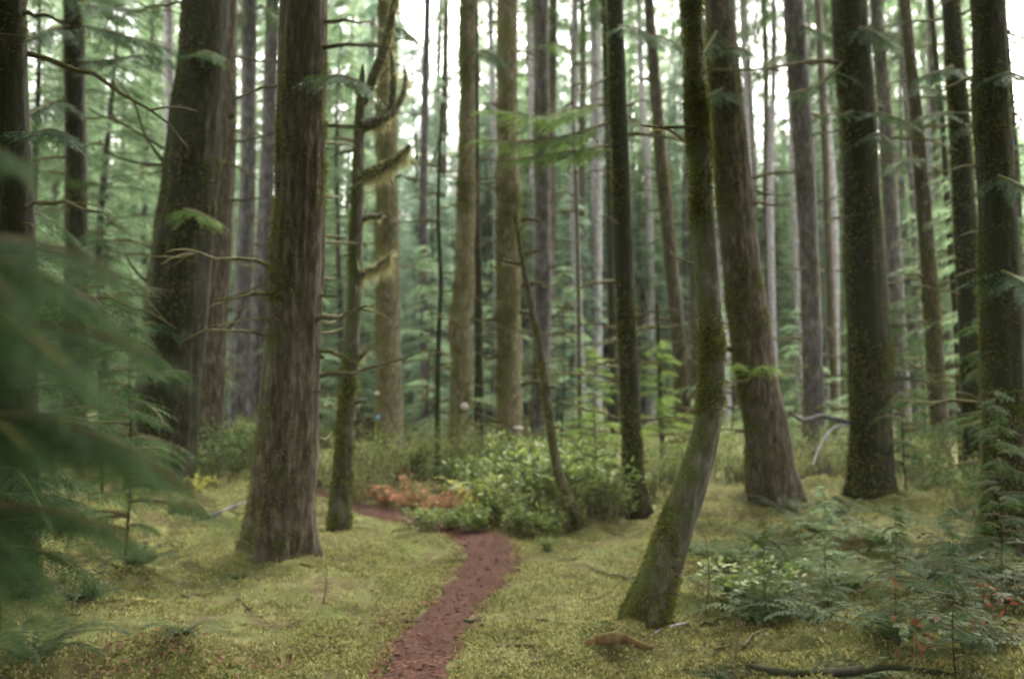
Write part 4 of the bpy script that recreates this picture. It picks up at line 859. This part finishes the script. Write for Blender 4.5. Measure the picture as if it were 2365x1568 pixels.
# unseen conifers of the same forest, added beside and behind the camera for shade
DENSE = crown_mesh("dense_crown", HEM, z0=0, z1=14, rmax=3.4, nb=170, nf=16, flen=1.1, seed=55, shape=.6)
for i, (X, Y) in enumerate([(-6.8, 4.2), (-9.5, 7.2), (-8, -1), (-4.5, -3.5), (-12, 2.5), (-13, 11), (-6, -8), (-1.5, -6), (3, -4.5), (6.2, -1), (6.6, 4.0), (9.2, 7), (12, 1), (11.5, 12), (7, -8), (1, -11), (-11, -7), (13, -6),
                            (-3.9, 2.8), (4.1, 3.0), (-4.9, 5.4), (5.2, 6.1), (-4.2, .4), (3.8, .6), (-1, -2.6), (-10.5, 15.5), (14.5, 17), (9.5, -3.5)]):
    B = np.array([X, Y, gz(X, Y)]); root = link("shade_conifer", None, None, B)
    tag(root, "tall conifer added out of view beside the camera for shade", "tree", "added shade conifers around the camera")
    t = link("trunk", FT[i % 3], root); t.scale = (1.3, 1.3, 1)
    c = link("crown", DENSE, root, (0, 0, 4.6 if Y < 5 else 5.6 if abs(X) < 5.5 else 6.5)); c.scale = (1.15, 1.15, 1.2); c.rotation_euler = (0, 0, i * 1.3)

# ------------------------------------------------------------------ small things on the floor
def stick(name, label, pts, mat, cat="branch", Y=None, ns=9, lump=.12):
    P = []
    for x, y, w_ in pts:
        d_ = Y or find_depth(x, y); q = at(x, y, d_); P.append([q[0], q[1], gz(q[0], q[1]) + w_ * .2 * d_ / FPX, w_ * .5 * d_ / FPX])
    C = spline(np.array(P), 24); C[0, 3] *= .15; C[-1, 3] *= .15; B = C[0, :3].copy(); B[2] = gz(B[0], B[1])
    return tag(link(name, mesh(name, [(*tube(C[:, :3] - B, C[:, 3], ns, (.03 + lump * .3, 3, 6, lump), int(pts[0][0])), 0)], [mat]), None, B), label, cat)
stick("fallen_stick", "bare grey stick lying on the moss left of the big furrowed trunk", [(442, 1206, 8), (500, 1188, 10), (545, 1168, 9), (575, 1160, 6)], BARK_GREY)
stick("rotten_log", "orange rotten log half sunk in the moss below the curved trunk", [(1352, 1494, 9), (1385, 1490, 20), (1430, 1489, 25), (1470, 1493, 21), (1512, 1497, 9)], barkmat("rotten_wood", (.035, .02, .01), (.095, .056, .026), (.2, .125, .06), moss=.66), "log", ns=18, lump=.34)
stick("fallen_stick", "thin bare stick at the foot of the curved mossy trunk", [(1478, 1480, 5), (1530, 1452, 6), (1590, 1440, 4)], BARK_PALE)
stick("low_ridge", "dark sunken band along the lower right edge of the moss", [(1720, 1545, 10), (1850, 1556, 20), (2050, 1552, 20), (2200, 1556, 10)], BARK_DARK, "log", ns=14)  # low dark band of unknown nature, built as a half sunk tube
stick("fallen_stick", "dark stick embedded across the left bank of the path", [(925, 1436, 8), (965, 1438, 11), (1010, 1444, 7)], BARK_DARK)
stick("fallen_stick", "dark root crossing the path's right bank", [(1062, 1438, 12), (1090, 1436, 10), (1120, 1428, 7)], BARK_DARK)
stick("low_ridge", "mossy hump of log left of the bare grey stick", [(392, 1190, 30), (430, 1182, 46), (470, 1196, 26)], BARK_MOSS, "log", ns=14)
stick("fallen_stick", "broken upturned root stump below the thick dark trunk", [(1932, 1150, 10), (1950, 1165, 13), (1965, 1172, 8)], BARK_MOSS)
stick("leaning_dead_stem", "dark dead stem leaning against the mottled trunk's right foot", [(938, 1040, 16), (936, 1030, 16)], BARK_DARK)
def sprig(label, x, y0, y1, mat, leaf=None):
    Y = find_depth(x, y0); B = at(x, y0, Y); B[2] = gz(B[0], Y); h = (y0 - y1) / FPX * Y; z = np.linspace(-.03, h, 12)
    C = np.stack([.03 * np.sin(z * 5), .02 * np.cos(z * 4), z], 1); root = link("bare_seedling", None, None, B); tag(root, label, "plant", "seedlings on the moss")
    rng = np.random.default_rng(int(x)); g_ = [tube(C, np.linspace(.008, .003, 12), 6)]
    link("stem", mesh("stem", [(*g_[0], 0)], [BARK_TWIG]), root)
    for k in range(5):
        link("twig", mesh("twig", [(*tube(bough_line(C[4 + k], rng.uniform(0, 6.28), h * rng.uniform(.15, .3), .5, .2, 6), np.linspace(.003, .001, 6), 4), 0)], [BARK_TWIG]), root)
    if leaf:
        n = 26; P = C[rng.integers(5, 12, n)] + rng.normal(0, .07, (n, 3)); v, f = oval(P, unit(rng.normal(0, 1, (n, 3))), unit(rng.normal(0, 1, (n, 3)) + [0, 0, 1.5]), rng.uniform(.04, .08, n), rng.uniform(.02, .04, n))
        link("leaves", mesh("leaves", [(v, f, 0)], [leaf]), root)
sprig("thin leafless seedling right of the curved trunk's foot", 1630, 1425, 1240, None)
sprig("red leaved seedling at the lower right", 2108, 1566, 1400, None, RUST)
sprig("seedling with rusty leaves near the right edge", 2290, 1480, 1390, None, RUST)
sprig("grey twiggy seedling on the moss left of the path", 745, 1400, 1310, None)
sprig("leafless seedling leaning near the lower right ferns", 1700, 1530, 1400, None)

def disc(name, label, cat, key, x, y, r, mat, depth=.012, squash=1.0):
    """a small flat thing fixed to the camera side of trunk KEY"""
    T = TREES[key]; p = at(x, y, T['Y']); k = int(np.argmin(np.abs(T['C'][:, 2] - p[2]))); c = T['C'][k]
    dx = np.clip(p[0] - c[0], -c[3] * .9, c[3] * .9); yy = c[1] - math.sqrt(max(0, c[3] ** 2 - dx ** 2)) * 1.04
    t = np.array([.03, 0, -.3, -.7, -1, -1]) * depth * 1.6; rr = np.array([.01, 1, 1, 1, .94, .01]) * r
    v, f = tube(np.stack([0 * t, t, 0 * t], 1), rr, 14); v[:, 2] *= squash
    o = tag(link(name, mesh(name, [(v, f, 0)], [mat]), None, (c[0] + dx, yy, p[2])), label, cat)
BLUE = plain("blue_disc_mat", (.12, .3, .62), .5, .1); WHITE = plain("pale_disc_mat", (.42, .37, .34), .8, .2)  # blue and pale trunk spots of unknown nature, drawn as made-up discs
disc("blue_disc", "small blue spot on the left foot of the mottled trunk", "trail tag", 'F', 878, 963, .045, BLUE)
disc("blue_disc", "small blue spot at the foot of the plain grey trunk", "trail tag", 'I', 1224, 1016, .05, BLUE)
disc("pale_disc", "pale flattened disc of unknown kind low on the lumpy mossy trunk", "speck", 'H', 1196, 988, .12, WHITE, .06, .35)
disc("pale_disc", "whitish disc of unknown kind low on the swollen mossy trunk's right side", "speck", 'G', 1074, 938, .08, WHITE, .07, .9)
disc("pale_disc", "whitish disc of unknown kind on the left edge of the mottled trunk", "speck", 'F', 874, 908, .05, WHITE, .06, .8)

# ------------------------------------------------------------------ haze
if HAZE > 0:
    zl = min(float(GZ.min()), -.5) - 1.0; zt = max((o.matrix_basis.translation.z for o in SC.objects), default=0) + 45
    X0, X1, Y0, Y1 = -700, 700, -200, 1200
    v = np.array([[x, y, z] for z in (zl, zt) for y in (Y0, Y1) for x in (X0, X1)], float)
    hm, t, b = nmat("thin_haze"); t.nodes.remove(b); pv = N(t, 'ShaderNodeVolumePrincipled')
    pv.inputs['Color'].default_value = (.95, .97, 1, 1); pv.inputs['Density'].default_value = HAZE; pv.inputs['Anisotropy'].default_value = .3
    t.links.new(pv.outputs[0], t.nodes['Material Output'].inputs['Volume'])
    h = link("haze", mesh("haze", [(v, [[0, 2, 3, 1], [4, 5, 7, 6], [0, 1, 5, 4], [2, 6, 7, 3], [0, 4, 6, 2], [1, 3, 7, 5]], 0)], [hm], smooth=False))
    tag(h, "thin pale mist hanging among the far trees", "haze", kind="stuff")
